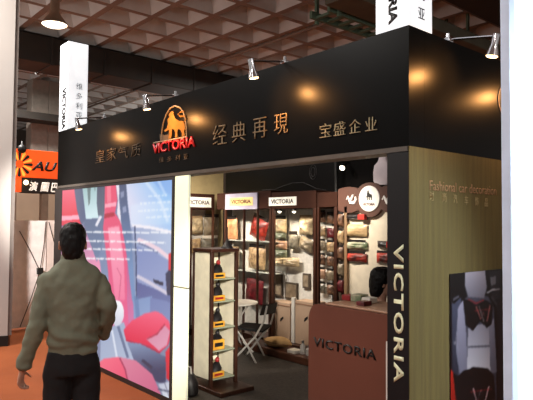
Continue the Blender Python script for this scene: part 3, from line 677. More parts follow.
# flat framed samples
for px, py, w, h, lab in ((278, 284, 8.5, 24, 'tall narrow framed sample low on the left of the middle rack'), (291.5, 291, 12, 17, 'squarish framed sample low in the centre of the middle rack'), (306.5, 281, 7, 15, 'small framed sample on the right of the middle rack')):
    P, w, h = pk(px, py, w, h, YBK-.02); t = thing('framed_sample', lab, 'sample', P, 'framed samples on the middle rack')
    bm = B(); box(bm, P+V((-w/2, -.012, -h/2)), P+V((w/2, .018, h/2)), .003); obj('frame', bm, M('sample_frame', (74, 64, 54), .6), t)
    bm = B(); box(bm, P+V((-w/2+.02, -.016, -h/2+.025)), P+V((w/2-.02, -.0125, h/2-.025)), .001); obj('sample_sheet', bm, M('sample_sheet', (142, 128, 108), .7, col2=(108, 94, 78), scale=14), t)
# boxes with carrying slots on the plinth
kraft = M('pale_kraft_board', (178, 152, 130), .8, col2=(168, 142, 120), scale=3)
for px0, px1, pyt, pyb, lab in ((271.5, 290, 303.5, 340, 'pale carton with a dark finger slot under the middle rack, left one'), (295, 315, 303, 340, 'pale carton with a dark finger slot under the middle rack, beside the counter')):
    a, b = oy(px0, pyb, YF+.06), oy(px1, pyt, YF+.06); zz0 = .121
    t = thing('carton', lab, 'carton', ((a.x+b.x)/2, YF+.15, zz0), 'pale cartons under the middle rack')
    bm = B(); box(bm, (a.x, YF+.06, zz0), (b.x, YF+.26, b.z), .006); obj('carton_body', bm, kraft, t)
    zs = oy((px0+px1)/2, 319, YF+.06).z; cx = (a.x+b.x)/2+.02
    bm = B(); loft(bm, [(V((cx-.04*k, YF+.0595-.002*(k == 9), zs)), V((0, 0, .012)), V((0, .001, 0))) for k in (0,)], 4) if False else prism(bm, [(cx-.035, YF+.0595, zs-.035), (cx-.015, YF+.0595, zs-.03), (cx+.035, YF+.0595, zs+.015), (cx+.03, YF+.0595, zs+.04), (cx-.02, YF+.0595, zs+.01)], (0, -.003, 0)); obj('finger_slot', bm, black_text, t)
    bm = B(); box(bm, (a.x+.005, YF+.055, b.z-.05), (b.x-.005, YF+.0595, b.z-.035)); obj('carton_seam', bm, M('carton_seam', (150, 116, 92), .8), t)
a, b = oy(291, 338, YF+.05), oy(294.5, 298, YF+.05)
bm = B(); box(bm, (a.x, YF+.05, .121), (b.x, YF+.09, b.z), .004); o = obj('white_upright', bm, white_panel, None, loc=(a.x, YF+.07, .121)); tag(o, 'white upright post standing between the two pale cartons', 'post')
# low wooden step with goods in front of the rack
a, b = oy(264, 344, YF-.42), oy(322, 344, YF-.42)
bm = B(); box(bm, (-4.15, YF-.34, .007), (b.x+.1, YF-.03, .095), .01); o = obj('floor_plinth', bm, M('plinth_wood', (96, 58, 40), .45, col2=(78, 44, 30), scale=5, stretch=(1, 8, 8)), None, loc=(-3.5, YF-.2, .007)); tag(o, 'low brown wooden plinth on the floor before the middle rack', 'plinth')
P = oy(277.5, 337.5, YF-.2); P.z = .17
t = thing('neck_pillow', 'beige pillow lying on the low plinth behind the folding chair', 'pillow', (P.x, P.y, .096)); bm = B()
loft(bm, [(V((P.x+.27*s, P.y, .165+.012*math.sin(s*3))), V((0, .09*max(.05, (1-abs(s)**3)), 0)), V((0, 0, .068*max(.05, (1-abs(s)**2.6))))) for s in [k/8-1 for k in range(17)]], 18); obj('pillow_body', bm, M('pillow_beige', (204, 168, 116), .85, col2=(188, 150, 100), scale=7, bump=.3), t, True)
bm = B(); tube(bm, [(P.x+.27*s, P.y-.094*max(.05, (1-abs(s)**3)), .165) for s in [k/8-1 for k in range(1, 16)]], .006, 6); obj('piping', bm, M('pillow_piping', (150, 112, 72), .8), t)
for px, py, hh, lab in ((303, 333, .16, 'small white bottle standing at the plinth end, left of the pair'), (308.5, 335, .12, 'small white bottle at the plinth end nearest the counter')):
    P = oy(px, py, YF-.2); t = thing('white_bottle', lab, 'bottle', (P.x, P.y, .0955), 'white bottles on the plinth'); q = V((P.x, P.y, .0955))
    bm = B(); lathe(bm, [(.001, 0), (.033, 0), (.035, .01), (.035, hh*.6), (.016, hh*.75), (.014, hh*.8), (.001, hh*.8)], q, ZP, 16); obj('bottle_body', bm, M('bottle_white', (214, 210, 204), .35), t, True)
    bm = B(); lathe(bm, [(.001, hh*.8), (.017, hh*.8), (.017, hh), (.001, hh)], q, ZP, 12); obj('cap', bm, silver, t, True)
bm = B(); P = oy(294, 336, YF-.25); box(bm, (P.x-.07, YF-.3, .0955), (P.x+.07, YF-.18, .135), .004); o = obj('white_packet', bm, card_white, None, loc=(P.x, YF-.25, .0955)); tag(o, 'flat white packet on the plinth beside the beige pillow', 'packet')
# small packets on the narrow rack and beside the scalloped panel
rows = ['top', 'second', 'third', 'fourth', 'fifth', 'lowest']
cols = {322: 'left', 330.5: 'right'}
kk = 0; pmats = [brownp, tang, taupe, brownp, pinkb, greyb, brownp, burg, tang, brownp, taupe, brownp]
for ci, (px, cn) in enumerate(cols.items()):
    for ri in range(6):
        py = 217+ri*14.2+ci*1.5; kk += 1
        P, w, h = pk(px, py, 7, 10.5, YBK-.06)
        packaged('small_packet', f'small {["brown","tan","taupe","dark brown","rosy","grey","brown","burgundy","tan","brown","taupe","brown"][kk-1]} packet in the {cn} column of the narrow rack, {rows[ri]} row', 'packet', 'small packets on the narrow rack', P, 'Y', w, h, .04, pmats[kk-1], card_white if kk in (2, 8) else card_dark, 0, .03)
for ri, (mt, cn) in enumerate(((brownp, 'brown'), (tang, 'tan'), (brownp, 'brown'), (taupe, 'taupe'), (burg, 'burgundy'))):
    P, w, h = pk(340.5, 220+ri*16.5, 6, 13, YF+.03); packaged('hanging_pouch', f'slim {cn} pouch left of the white scalloped panel, {["top","second","third","fourth","lowest"][ri]} of five', 'pouch', 'slim pouches beside the scalloped panel', P, 'Y', w, h, .04, mt, card_dark, 0, .03)
blk = cloth('black_goods', (44, 36, 34), (24, 20, 20)); redp = cloth('red_black_goods', (196, 60, 40), (60, 20, 20), 5); grw = cloth('green_white_goods', (196, 190, 164), (96, 112, 80), 6); sand = cloth('sand_goods', (222, 194, 150), (176, 146, 104), 5)
for px, py, w, h, mt, cd, lab in ((356, 217, 23, 6, blk, None, 'flat black packet highest on the white scalloped panel'), (356, 230.5, 22, 12, sand, None, 'sand coloured bow shaped packet on the white scalloped panel'),
    (356, 245.5, 22, 8, grw, card_dark, 'green and white packet on the white scalloped panel'), (356, 257.5, 21, 9, redp, card_dark, 'red and black packet on the white scalloped panel, left one'),
    (386, 244.5, 17, 7, blk, None, 'dark flat packet on the white scalloped panel above the seated person'), (385, 258, 17, 11, redp, card_dark, 'red and black packet on the scalloped panel directly above the seated person')):
    P, w, h = pk(px, py, w, h, YF+.03); packaged('panel_packet', lab, 'packet', 'packets on the white scalloped panel', P, 'Y', w, h, .05, mt, cd, 0, .03)
    if mt is blk:
        bm = B(); box(bm, P+V((w*.22, -.066, -h*.45)), P+V((w*.5, -.02, h*.45)), .004); obj('red_end', bm, M('packet_red_end', (200, 50, 40), .5), [o_ for o_ in C.objects if o_.get('label') == lab][0])

# ------------------------------------------------------------------ display tower
A = oy(193.6, 376, .50); X1 = oy(210.6, 380, .50).x; X0 = A.x; Y0 = .50; Y1 = ox(236, 300, X1).y; ztw = oy(205, 252, Y0).z
t = thing('display_tower', 'slim brown display tower with a cream side panel and open shelves', 'display tower', ((X0+X1)/2, (Y0+Y1)/2, .0065))
bm = B(); box(bm, (X0-.06, Y0-.05, .0065), (X1+.24, Y1+.06, .05), .008); obj('base', bm, wood_dark, t)
bm = B(); box(bm, (X0-.02, Y0-.02, ztw), (X1+.02, Y1+.02, ztw+.035), .006); obj('top', bm, wood_dark, t)
for x, y in ((X0, Y0), (X1, Y0), (X0, Y1), (X1, Y1)):
    bm = B(); box(bm, (x-.017, y-.017, .05), (x+.017, y+.017, ztw-.001), .004); obj('post', bm, wood_dark, t)
cream = M('cream_panel', (236, 228, 204), .6)
bm = B(); box(bm, (X0+.018, Y0-.012, .12), (X1-.018, Y0+.004, ztw-.01), .002); obj('side_panel', bm, cream, t)
bm = B(); box(bm, (X0-.008, Y0+.018, .12), (X0+.008, Y1-.018, ztw-.01), .002); obj('back_panel', bm, cream, t)
bm = B(); box(bm, (X0+.018, Y1-.006, .12), (X1-.018, Y1+.008, ztw-.01), .002); obj('side_panel', bm, cream, t)
zsh = [ox(224, py, X1).z for py in (278.5, 301, 327, 349.5, 377)]
for z in zsh: bm = B(); box(bm, (X0+.01, Y0+.006, z-.012), (X1+.005, Y1-.008, z), .002); obj('shelf', bm, M('shelf_glass_green', (150, 160, 140), .2), t)
yel = M('yellow_box', (226, 176, 60), .5, col2=(206, 140, 44), scale=12); blkr = M('black_rubber', (26, 22, 24), .5); redk = M('red_knob', (150, 30, 34), .4)
names = ['topmost', 'second', 'third', 'fourth', 'lowest']
for k, z in enumerate(zsh):
    q = V((X1-.085, Y0+.115, z+.001))
    t = thing('gear_knob_set', f'black knob cover on a yellow box in the display tower, {names[k]} shelf', 'car accessory', q, 'knob covers on yellow boxes in the tower')
    bh = .055 if k != 3 else .10
    bm = B(); box(bm, q+V((-.06, -.075, 0)), q+V((.06, .075, bh)), .004); bx = obj('gift_box', bm, yel, t)
    bm = B(); box(bm, q+V((.0605, -.05, bh*.3)), q+V((.062, .05, bh*.7))); obj('box_label', bm, (blkr, redk, blkr, blkr, redk)[k], bx)
    bm = B(); s = 1.0 if k != 3 else .5
    loft(bm, [(q+V((-.005*j, .01*j, bh+dz*s)), V((rx, 0, 0)), V((0, ry, 0))) for j, (dz, rx, ry) in enumerate(((.001, .055, .07), (.02, .056, .068), (.05, .045, .05), (.075, .026, .03), (.085, .016, .018)))], 18); obj('cover', bm, blkr, t, True)
    bm = B(); ball(bm, q+V((-.02, .04, bh+.10*s)), (.024, .024, .03), 14); obj('knob', bm, redk if k in (0, 4) else blkr, t, True)
# black boot on the tower top
q = V((X1-.06, (Y0+Y1)/2+.08, ztw+.0355)); t = thing('gear_boot', 'black cone shaped gear boot on top of the display tower', 'car accessory', q)
bm = B(); loft(bm, [(q+V((0, 0, z)), V((r, 0, 0)), V((0, r, 0))) for z, r in ((0, .062), (.012, .06), (.03, .045), (.06, .028), (.085, .016), (.1, .012))], 16); obj('boot', bm, blkr, t, True)
bm = B(); tube(bm, [q+V((0, 0, .095)), q+V((0, 0, .22))], .006, 8); obj('rod', bm, blkr, t)

# ------------------------------------------------------------------ folding chair and table
ch = oz(252, 364, 0.0); ch = V((-3.42, 1.72, .0065))
t = thing('folding_chair', 'folding chair with black seat and grey tube legs inside the stand', 'chair', ch, rotz=math.radians(0))
fx = (rh*1.0).normalized(); fy = fh.copy()   # chair seen side-on, its back to the right
def cp(px, py, dep): # a point on the chair, given by outline position and depth
    d = ray(px, py); return CAM + d*(dep/d.dot(cf))
D0 = (V((ch.x, ch.y, .45))-CAM).dot(cf); D1, D2 = D0-.19, D0+.19
grt = M('grey_tube', (196, 192, 186), .4, .3); blv = M('black_vinyl', (12, 11, 12), .6, spec=.2)
for dd in (D1, D2):
    ex = 0 if dd == D1 else 9; ey = 0 if dd == D1 else -6
    bm = B(); tube(bm, [cp(236+ex, 329+ey, dd), cp(247+ex, 345+ey, dd), cp(257.5+ex, 366.5+ey, dd)], .012, 8); obj('leg', bm, grt, t, True)
    bm = B(); tube(bm, [cp(267+ex*.3, 306+ey*.2, dd), cp(263.5+ex*.5, 322+ey*.5, dd), cp(255+ex*.8, 337+ey, dd), cp(236+ex, 357+ey*1.2, dd)] if dd == D1 else [cp(277, 304, dd), cp(270, 326, dd), cp(258, 340, dd), cp(246, 355, dd)], .012, 8); obj('leg', bm, grt, t, True)
bm = B(); tube(bm, [cp(257, 365, D1), cp(266, 360, D2)], .01, 8); obj('crossbar', bm, grt, t)
bm = B(); prism(bm, [cp(235, 329, D1), cp(263, 333, D1), cp(272, 326.5, D2), cp(245, 324, D2)], (0, 0, .025)); bmesh.ops.bevel(bm, geom=bm.edges[:], offset=.008, segments=2, affect='EDGES'); obj('seat', bm, blv, t, True)
bm = B(); prism(bm, [cp(259.5, 315.5, D1), cp(262, 305.5, D1), cp(277.5, 302, D2), cp(275, 313, D2)], (.018, -.012, 0)); bmesh.ops.bevel(bm, geom=bm.edges[:], offset=.006, segments=2, affect='EDGES'); obj('backrest', bm, blv, t, True)
tc = V((-3.95, 1.78, .0065)); tt = thing('white_table', 'small round white table behind the folding chair', 'table', tc)
zt_ = .645
bm = B(); lathe(bm, [(.001, zt_-.025), (.27, zt_-.025), (.29, zt_-.012), (.285, zt_), (.001, zt_)], tc, ZP, 36); obj('tabletop', bm, M('table_white', (232, 226, 216), .35), tt, True)
for k in range(4):
    an = k*PI/2+.5; dx, dy = math.cos(an), math.sin(an); bm = B()
    tube(bm, [tc+V((dx*.18, dy*.18, zt_-.026)), tc+V((dx*.09, dy*.09, zt_-.15)), tc+V((dx*.04, dy*.04, .35)), tc+V((dx*.12, dy*.12, .12)), tc+V((dx*.25, dy*.25, .012))], .011, 8); obj('leg', bm, grt, tt, True)
bm = B(); box(bm, tc+V((-.1, -.2, zt_+.0005)), tc+V((.12, -.05, zt_+.05)), .01); o = obj('paper_packet', bm, sand, None, loc=tc+V((0, -.1, zt_))); tag(o, 'pale packet lying on the small round white table', 'packet')

# ------------------------------------------------------------------ reception counter
YC = .55
xl_, xr_ = oy(308.5, 350, YC).x, PX-.1; zc = oy(345, 308.5, YC).z
t = thing('reception_counter', 'reddish brown reception counter with rounded shoulder and black lettering', 'counter', ((xl_+xr_)/2, YC+.25, .0065))
cb = M('counter_brown', (104, 58, 44), .5, col2=(97, 53, 39), scale=2)
r_ = .10; pts = [(xl_, .0065), (xr_, .0065), (xr_, zc)]
pts += [(xl_+r_-r_*math.sin(a), zc-r_*1.3+r_*1.3*math.cos(a)) for a in [PI/2*k/10 for k in range(11)]]
bm = B(); prism(bm, [(x, YC, z) for x, z in pts], (0, .5, 0)); obj('body', bm, cb, t)
a, b = oy(314, 347, YC), oy(376.3, 347, YC); p0 = oy(313.8, 343.2, YC); p1 = oy(376.3, 353.2, YC); zt1 = (p0.z+p1.z)/2
_, hh = fsize(345, 348, 10, 9.6, YC)
obj('lettering', text_bm([("VICTORIA", ((p0.x+p1.x)/2, YC, zt1), p1.x-p0.x, hh, XP, ZP)], .012, .006, 0, 1.12), black_text, t)
bm = B(); box(bm, (xl_+.16, YC+.03, zc+.0005), (xr_, YC+.47, zc+.018), .006); obj('countertop', bm, M('countertop_pale', (170, 130, 104), .35), t)
for k, (px, w, h, mt, lab) in enumerate(((349.5, .09, .045, redk, 'small red box lying on the brown counter, left of the others'), (359.5, .11, .06, grw, 'green and white packet lying on the brown counter'), (369.5, .09, .045, card_white, 'small white box on the brown counter in front of the seated person'), (364, .08, .035, burg, 'small burgundy box on the brown counter, lying behind the packets'))):
    y = YC+.30 if k < 3 else YC+.15; P = oy(px, 304, y); q = V((P.x, y, zc+.0185)); bm = B(); box(bm, q+V((-w/2, -.05, 0)), q+V((w/2, .05, h)), .006); o = obj('counter_packet', bm, mt, None, loc=q); tag(o, lab, 'packet', 'packets on the counter')
# dark bag and boxes on the floor behind the lit column
P = oz(196, 385, .1); q = V((P.x-.05, P.y-.05, .0065))
t = thing('black_bag', 'small black bag on the floor beside the base of the display tower', 'bag', q); bm = B()
loft(bm, [(q+V((0, 0, z)), V((a_, 0, 0)), V((0, b_, 0))) for z, a_, b_ in ((0, .09, .08), (.02, .11, .09), (.12, .10, .085), (.2, .06, .05), (.215, .03, .03))], 16); obj('bag_body', bm, blkr, t, True)
bm = B(); tube(bm, [q+V((-.04, 0, .2)), q+V((-.03, 0, .27)), q+V((.03, 0, .27)), q+V((.04, 0, .2))], .008, 6); obj('handle', bm, grt, t)
# ================================================================== HALL NEIGHBOURS
# big pale pillar at the left
c0 = V((-6.16, -.41, 0)); ang = math.atan2(.957, .29); e1 = V((.957, -.29, 0)); e1 = V((-.29, -.957, 0)); e2 = V((-.957, .29, 0))
t = thing('hall_pillar', 'broad pale grey pillar with a black foot at the left edge', 'pillar', c0+e1*.45+e2*.3)
def slab(bm, c, l, d, z0_, z1_): prism(bm, [c+V((0, 0, z0_)), c+e1*l+V((0, 0, z0_)), c+e1*l+e2*d+V((0, 0, z0_)), c+e2*d+V((0, 0, z0_))], (0, 0, z1_-z0_))
bm = B(); slab(bm, c0, .9, .8, .14, 6.0); obj('pillar_body', bm, M('pillar_paint', (184, 178, 172), .7, col2=(176, 172, 168), scale=1), t)
bm = B(); slab(bm, c0+e1*.0-e1*.01-e2*.01, .92, .82, 0, .14); obj('pillar_foot', bm, black_text, t)
bm = B(); slab(bm, c0-e1*.05+e2*.02, .05, .78, .14, 6.0); obj('corner_trim', bm, M('pillar_trim', (120, 112, 106), .6), t)
# banner stands seen from behind
xb = -7.25
def banner(px0, px1, hub, ends, label, X, shade):
    a, b = ox(px0, 230, X), ox(px1, 230, X); zt = ox((px0+px1)/2, 220.5, X).z
    t = thing('banner_stand', label, 'banner', (X, (a.y+b.y)/2, 0), 'banner stands seen from behind')
    bm = B(); nn = 10
    prism(bm, [(X, a.y, .03), (X, b.y, .03), (X, b.y, zt), (X, a.y, zt)], (-.012, 0, 0)); obj('sheet', bm, M('banner_back_'+shade, *( ((236, 224, 222),) if shade == 'a' else ((212, 196, 190),)), .8), t)
    H = ox(*hub, X+.09); stick = M('banner_stick', (46, 38, 38), .5)
    bm = B(); box(bm, H-V((.03, .045, .05)), H+V((.03, .045, .05)), .006); obj('hub', bm, black_text, t)
    for e in ends:
        E_ = ox(*e, X+.012); bm = B(); tube(bm, [H, (H+E_)/2+V((.035, 0, 0)), E_], .007, 6); obj('strut', bm, stick, t, True)
    E_ = V((H.x+.45, H.y+.02, .012))
    return t
banner(4, 46.5, (40, 271), ((19.5, 231), (46, 222), (20, 327), (45, 325)), 'white banner stand seen from behind with a black cross frame', xb, 'a')
banner(47.3, 74, (60, 271), ((49, 222), (72, 222), (49, 325), (72, 325)), 'second white banner stand standing behind the man', xb-.05, 'b')
# orange sign far behind
X = -13.0; sgn = thing('orange_sign', 'glowing orange sign with black starburst over a black strip of white characters', 'sign', (X, 2.3, 2.4))
om = M('orange_backlit', (238, 86, 18), .5, col2=(228, 72, 16), scale=1.5, emit=.75)
a, b = ox(0, 150, X), ox(90, 177.6, X); zt, zb = ox(16, 148.5, X).z, ox(40, 178, X).z
bm = B(); box(bm, (X-.2, a.y, zb), (X, b.y, zt), .01); obj('sign_box', bm, om, sgn)
z2 = ox(40, 193.5, X).z
bm = B(); box(bm, (X-.2, ox(22, 185, X).y, z2), (X-.01, b.y, zb-.005), .01); st = obj('lower_strip', bm, M('strip_black', (34, 24, 20), .5), sgn)
bm = B(); box(bm, (X-.2, a.y, z2+.02), (X-.01, ox(21.7, 185, X).y, zb-.005), .01); obj('end_panel', bm, om, sgn)
def xtxt(s, px, py, w, h, mat, par, bold=.02, sh=0, d=.02):
    P = ox(px, py, X); ww, hh = xsize(px, py, w, h, X); P.x = X+(.0 if par is sgn else -.01); return obj('lettering', text_bm([(s, P, ww, hh, YP, ZP)], bold, d, sh), mat, par)
xtxt("AU", 44.4, 166.6, 26, 9.5, black_text, sgn, .03, .3)
for ch, px in (("演", 33.5), ("圖", 45), ("巴", 54.5)): xtxt(ch, px, 186.3+(px-33)*.06, 9 if px < 50 else 7, 9.3, M('strip_white', (250, 240, 226), .5, emit=.7 if True else 0), st, .02, .2)
P = ox(19.5, 164, X)
bm = B(); bm2 = B()
for k in range(16):
    an = 2*PI*k/16; d1 = V((0, math.cos(an), math.sin(an))); s1 = V((0, -math.sin(an), math.cos(an)))
    tgt = bm if k % 2 == 0 else bm2
    prism(tgt, [P+d1*.10-s1*.012, P+d1*.30-s1*.04, P+d1*.33, P+d1*.30+s1*.04, P+d1*.10+s1*.012], (.012, 0, 0))
sb = obj('starburst', bm, black_text, sgn); obj('starburst_ray', bm2, M('star_yellow', (250, 190, 70), .5, emit=.6), sb)
bm = B(); ball(bm, ox(22, 149, X+.15), (.09, .11, .11), 14); tube(bm, [ox(22, 149, X+.15), ox(22, 142, X-.1)], .03); o = obj('sign_floodlight', bm, black_text, None, True, loc=ox(22, 149, X+.15)); tag(o, 'black floodlight on top of the orange sign', 'floodlight')
P = ox(26, 182.5, X+.2); t = thing('strip_lamp', 'tiny lit lamp at the black strip under the orange sign', 'lamp', P); bm = B(); ball(bm, P, .06, 12); obj('bulb', bm, warm_bulb, t, True); bm = B(); tube(bm, [P, P+V((-.2, 0, .08))], .02); obj('bracket', bm, black_text, t)
for k, px in enumerate((12, 44, 60)):
    P = ox(px, 200, X-.1); bm = B(); box(bm, (X-.2, P.y-.09, 0), (X-.02, P.y+.09, z2-.005), .01); o = obj('sign_post', bm, M('post_beige', (138, 122, 106), .8), None, loc=(X-.1, P.y, 0)); tag(o, ['beige post carrying the orange sign at its left end', 'beige post carrying the orange sign under the letters', 'beige post of the orange sign beside the black stand'][k], 'post', 'posts under the orange sign')
bm = B(); box(bm, (-14.9, -3, 0), (-14.8, 9, 2.9)); o = obj('neighbour_wall', bm, M('neighbour_panel', (158, 140, 118), .8, col2=(140, 124, 106), scale=.8), None, loc=(-14.85, 3, 0)); tag(o, 'beige partition wall of the stand behind the orange sign', 'partition')

# white partition of the neighbouring stand at the right edge
c1 = V((1.075, -.84, 0))
d1 = ray(502.3, 300); d2 = ray(512, 300)
k1 = (1.05-CAM.x)/d2.x; pc = CAM+d2*k1; yw = pc.y; k0 = (yw-CAM.y)/d1.y; xw = (CAM+d1*k0).x
t = thing('partition_panel', 'tall bright white partition panel with a metal edge post at the right', 'partition', ((xw+1.05)/2, yw+.5, 0))
bm = B(); box(bm, (xw, yw, 0), (1.05, yw+.04, 3.2), .004); obj('edge_post', bm, M('edge_post_aluminium', (206, 224, 250), .5, .0), t)
bm = B(); box(bm, (xw+.004, yw+.041, .02), (1.046, yw+1.0, 3.18)); obj('panel', bm, M('partition_white', (244, 245, 248), .6), t)
bm = B(); box(bm, (xw-.04, yw-.03, 0), (1.09, yw+.07, .012)); obj('foot_plate', bm, silver, t)

# ================================================================== PEOPLE
def fuse(name, bm, vox, smooth=4, disp=None):
    bmesh.ops.recalc_face_normals(bm, faces=bm.faces)
    me = bpy.data.meshes.new(name); bm.to_mesh(me); bm.free()
    o = bpy.data.objects.new('tmp', me); C.objects.link(o)
    r = o.modifiers.new('r', 'REMESH'); r.mode = 'VOXEL'; r.voxel_size = vox
    s = o.modifiers.new('s', 'SMOOTH'); s.factor = .5; s.iterations = smooth
    bpy.context.view_layer.update(); dg = bpy.context.evaluated_depsgraph_get()
    m2 = bpy.data.meshes.new_from_object(o.evaluated_get(dg)); C.objects.unlink(o); bpy.data.objects.remove(o); bpy.data.meshes.remove(me)
    m2.name = name
    if disp:
        ns = [v.normal.copy() for v in m2.vertices]
        for v, nrm in zip(m2.vertices, ns): v.co = v.co + nrm*disp(v.co)
    for p in m2.polygons: p.use_smooth = True
    return m2
def limb(bm, pts, rad, seg=14, flat=1):
    """smooth tapering limb with round ends through joints"""
    P = [V(p) for p in pts]; out = []; rr = []
    for i in range(len(P)-1):
        n = 6
        for k in range(n): out.append(P[i].lerp(P[i+1], k/n)); rr.append(rad[i]+(rad[i+1]-rad[i])*k/n)
    out.append(P[-1]); rr.append(rad[-1])
    for _ in range(2):
        out = [out[0]]+[(out[i-1]+out[i]*2+out[i+1])/4 for i in range(1, len(out)-1)]+[out[-1]]
    tube(bm, out, rr, seg); ball(bm, out[0], rr[0]*.98, 12); ball(bm, out[-1], rr[-1]*.98, 12)
def torso(bm, secs, base=V((0, 0, 0)), lean=0):
    loft(bm, [(base+V((cx, cy, z)), V((rx, 0, 0)), V((0, ry, 0))) for z, cx, cy, rx, ry in secs], 24)
def hand(bm, w, d, n, s, L=.18, curl=.5):
    """w wrist, d along fingers, n palm normal, s towards thumb"""
    w, d, n, s = V(w), V(d).normalized(), V(n).normalized(), V(s).normalized()
    loft(bm, [(w+d*(L*k), s*(a*L), n*(b*L)) for k, a, b in ((-.08, .14, .12), (.05, .16, .11), (.2, .22, .10), (.4, .25, .09), (.5, .24, .075))], 14)
    for k, (off, ln) in enumerate(((.18, .42), (.06, .48), (-.06, .45), (-.17, .35))):
        b0 = w+d*(L*.44)+s*(off*L); dirs = d; pts = [b0]
        for j, fr in enumerate((.45, .32, .23)):
            a_ = curl*(.5+.6*j); dirs = (d*math.cos(a_)+n*math.sin(a_)); pts.append(pts[-1]+dirs*(ln*L*fr))
        limb(bm, pts, [.052*L, .048*L, .044*L, .036*L], 8)
    t0 = w+d*(L*.08)+s*(L*.16); limb(bm, [t0, t0+(d*.6+s*.6+n*.3)*(.20*L), t0+(d*1.0+s*.7+n*.55)*(.32*L)+n*.03*L], [.07*L, .056*L, .042*L], 8)
def head_bm(bm, c, s=1.0):
    """head centred at c, looking along +y"""
    c = V(c); Z = [(-.118, .045, .028, .03), (-.105, .038, .045, .052), (-.085, .026, .056, .070), (-.055, .012, .064, .083), (-.02, .004, .070, .092), (.02, 0, .075, .097), (.055, -.004, .075, .096), (.085, -.008, .066, .083), (.108, -.012, .045, .056), (.12, -.014, .014, .018)]
    loft(bm, [(c+V((0, cy, z))*s, V((rx*s, 0, 0)), V((0, ry*s, 0))) for z, cy, rx, ry in Z], 22)
    limb(bm, [c+V((0, .094, .012))*s, c+V((0, .104, -.012))*s, c+V((0, .112, -.034))*s], [.009*s, .012*s, .015*s], 10)       # nose
    ball(bm, c+V((0, .094, -.066))*s, (.025*s, .011*s, .007*s), 10); ball(bm, c+V((0, .092, -.077))*s, (.020*s, .011*s, .008*s), 10)   # lips
    for sx in (-1, 1):
        ball(bm, c+V((.03*sx, .083, .016))*s, (.020*s, .012*s, .008*s), 10)       # brows
        loft(bm, [(c+V((sx*(.071+.010*k), -.012-.007*k, -.012))*s, V((0, .019*s*w_, 0)), V((0, 0, .032*s*w_))) for k, w_ in ((0, .75), (1, 1), (1.5, .8))], 14)   # ears
    limb(bm, [c+V((0, -.012, -.07))*s, c+V((0, -.025, -.15))*s, c+V((0, -.03, -.21))*s], [.056*s, .054*s, .062*s], 16)
skin = M('skin', (196, 150, 128), .55, col2=(184, 136, 114), scale=12); hairm = M('black_hair', (11, 10, 11), .5, col2=(17, 15, 15), spec=.2, scale=40, stretch=(1, 1, .2), bump=.5, bscale=90)
eyem = M('dark_eye', (24, 18, 16), .2)
def hair_mesh(c, s=1.0, nape=-.10, bulk=1.0):
    c = V(c); bm = B()
    loft(bm, [(c+V((0, cy, z))*s, V((rx*s*bulk, 0, 0)), V((0, ry*s, 0))) for z, cy, rx, ry in ((nape, -.062, .048, .040), (nape+.03, -.056, .062, .058), (-.03, -.046, .073, .072), (.0, -.034, .080, .083), (.03, -.02, .084, .095), (.065, -.006, .084, .104), (.095, -.006, .075, .096), (.12, -.008, .054, .072), (.134, -.01, .024, .034))], 24)
    limb(bm, [c+V((-.05, .07, .085))*s, c+V((0, .09, .088))*s, c+V((.05, .07, .085))*s], [.018*s, .02*s, .018*s], 10)
    return fuse('hair', bm, .006, 3, lambda p: .004*mnoise.noise(p*38)+.003*mnoise.noise(V((p.x*90, p.y*90, p.z*22))))
def eyes(par, c, s=1.0):
    for sx in (-1, 1):
        bm = B(); ball(bm, V(c)+V((.03*sx, .083, -.002))*s, (.012*s, .009*s, .008*s), 10); obj('eye', bm, eyem, par, True, local=True)
# ---- the man
mloc = oz(72.6, 354, .9); mloc = V((mloc.x, mloc.y, 0)); rd = ray(75.5, 300); rz = math.atan2(-rd.x, rd.y)
man = thing('person', 'standing person seen from behind in an olive jacket and black trousers', 'person', mloc, None, rz)
ORG['man_local'] = V((0, 0, 0))
hc_ = V((-.012, .0, 1.563))
LS, LE, LW = V((-.156, 0, 1.335)), V((-.200, -.03, 1.08)), V((-.272, .02, .835))
RS, RE, RW = V((.138, 0, 1.33)), V((.205, -.045, 1.165)), V((.178, .12, .975))
bm = B()
torso(bm, [(.84, 0, 0, .12, .095), (.92, 0, 0, .115, .095), (1.05, 0, .01, .11, .09), (1.2, 0, .0, .125, .095), (1.33, 0, -.005, .135, .085), (1.40, 0, -.01, .08, .06), (1.45, 0, -.012, .06, .055)])
head_bm(bm, hc_, .95)
limb(bm, [LS+V((.025, 0, -.01)), LE, LW], [.036, .034, .028]); limb(bm, [RS+V((-.02, 0, -.01)), RE, RW], [.036, .034, .028])
for sx in (-1, 1): limb(bm, [(.065*sx, 0, .85), (.09*sx, .015, .48), (.095*sx, -.02, .09)], [.058, .050, .036]); limb(bm, [(.095*sx, -.03, .06), (.10*sx, .12, .035)], [.036, .03])
hand(bm, LW+V((-.008, .006, -.02)), (-.12, .12, -1), (.9, .35, -.1), (.35, .9, .1), .152, .85)
hand(bm, RW+V((-.02, .03, -.015)), (-.35, .45, -.8), (-.8, -.5, .1), (.3, .7, .5), .165, .4)
body = obj('body', fuse('body', bm, .0058, 3), skin, man)
obj('hair', hair_mesh(hc_, .95, -.098, .96), hairm, man); eyes(man, hc_, .95)
jac = M('olive_jacket', (112, 115, 97), .85, col2=(101, 104, 88), scale=5, bump=.25, bscale=30)
def wr(p):
    w = .008*mnoise.noise(V((p.x*5+p.z*3, p.y*5, p.z*11)))+.007*mnoise.noise(V((p.x*14+p.z*9, p.y*10, p.z*20-p.x*12)))
    if p.z < 1.12 and abs(p.x) < .17: w += .007*math.sin((p.z*1.0+p.x*.28)*75+2*mnoise.noise(p*6))*max(0, 1-abs(p.z-1.02)/.11)
    return w
bm = B()
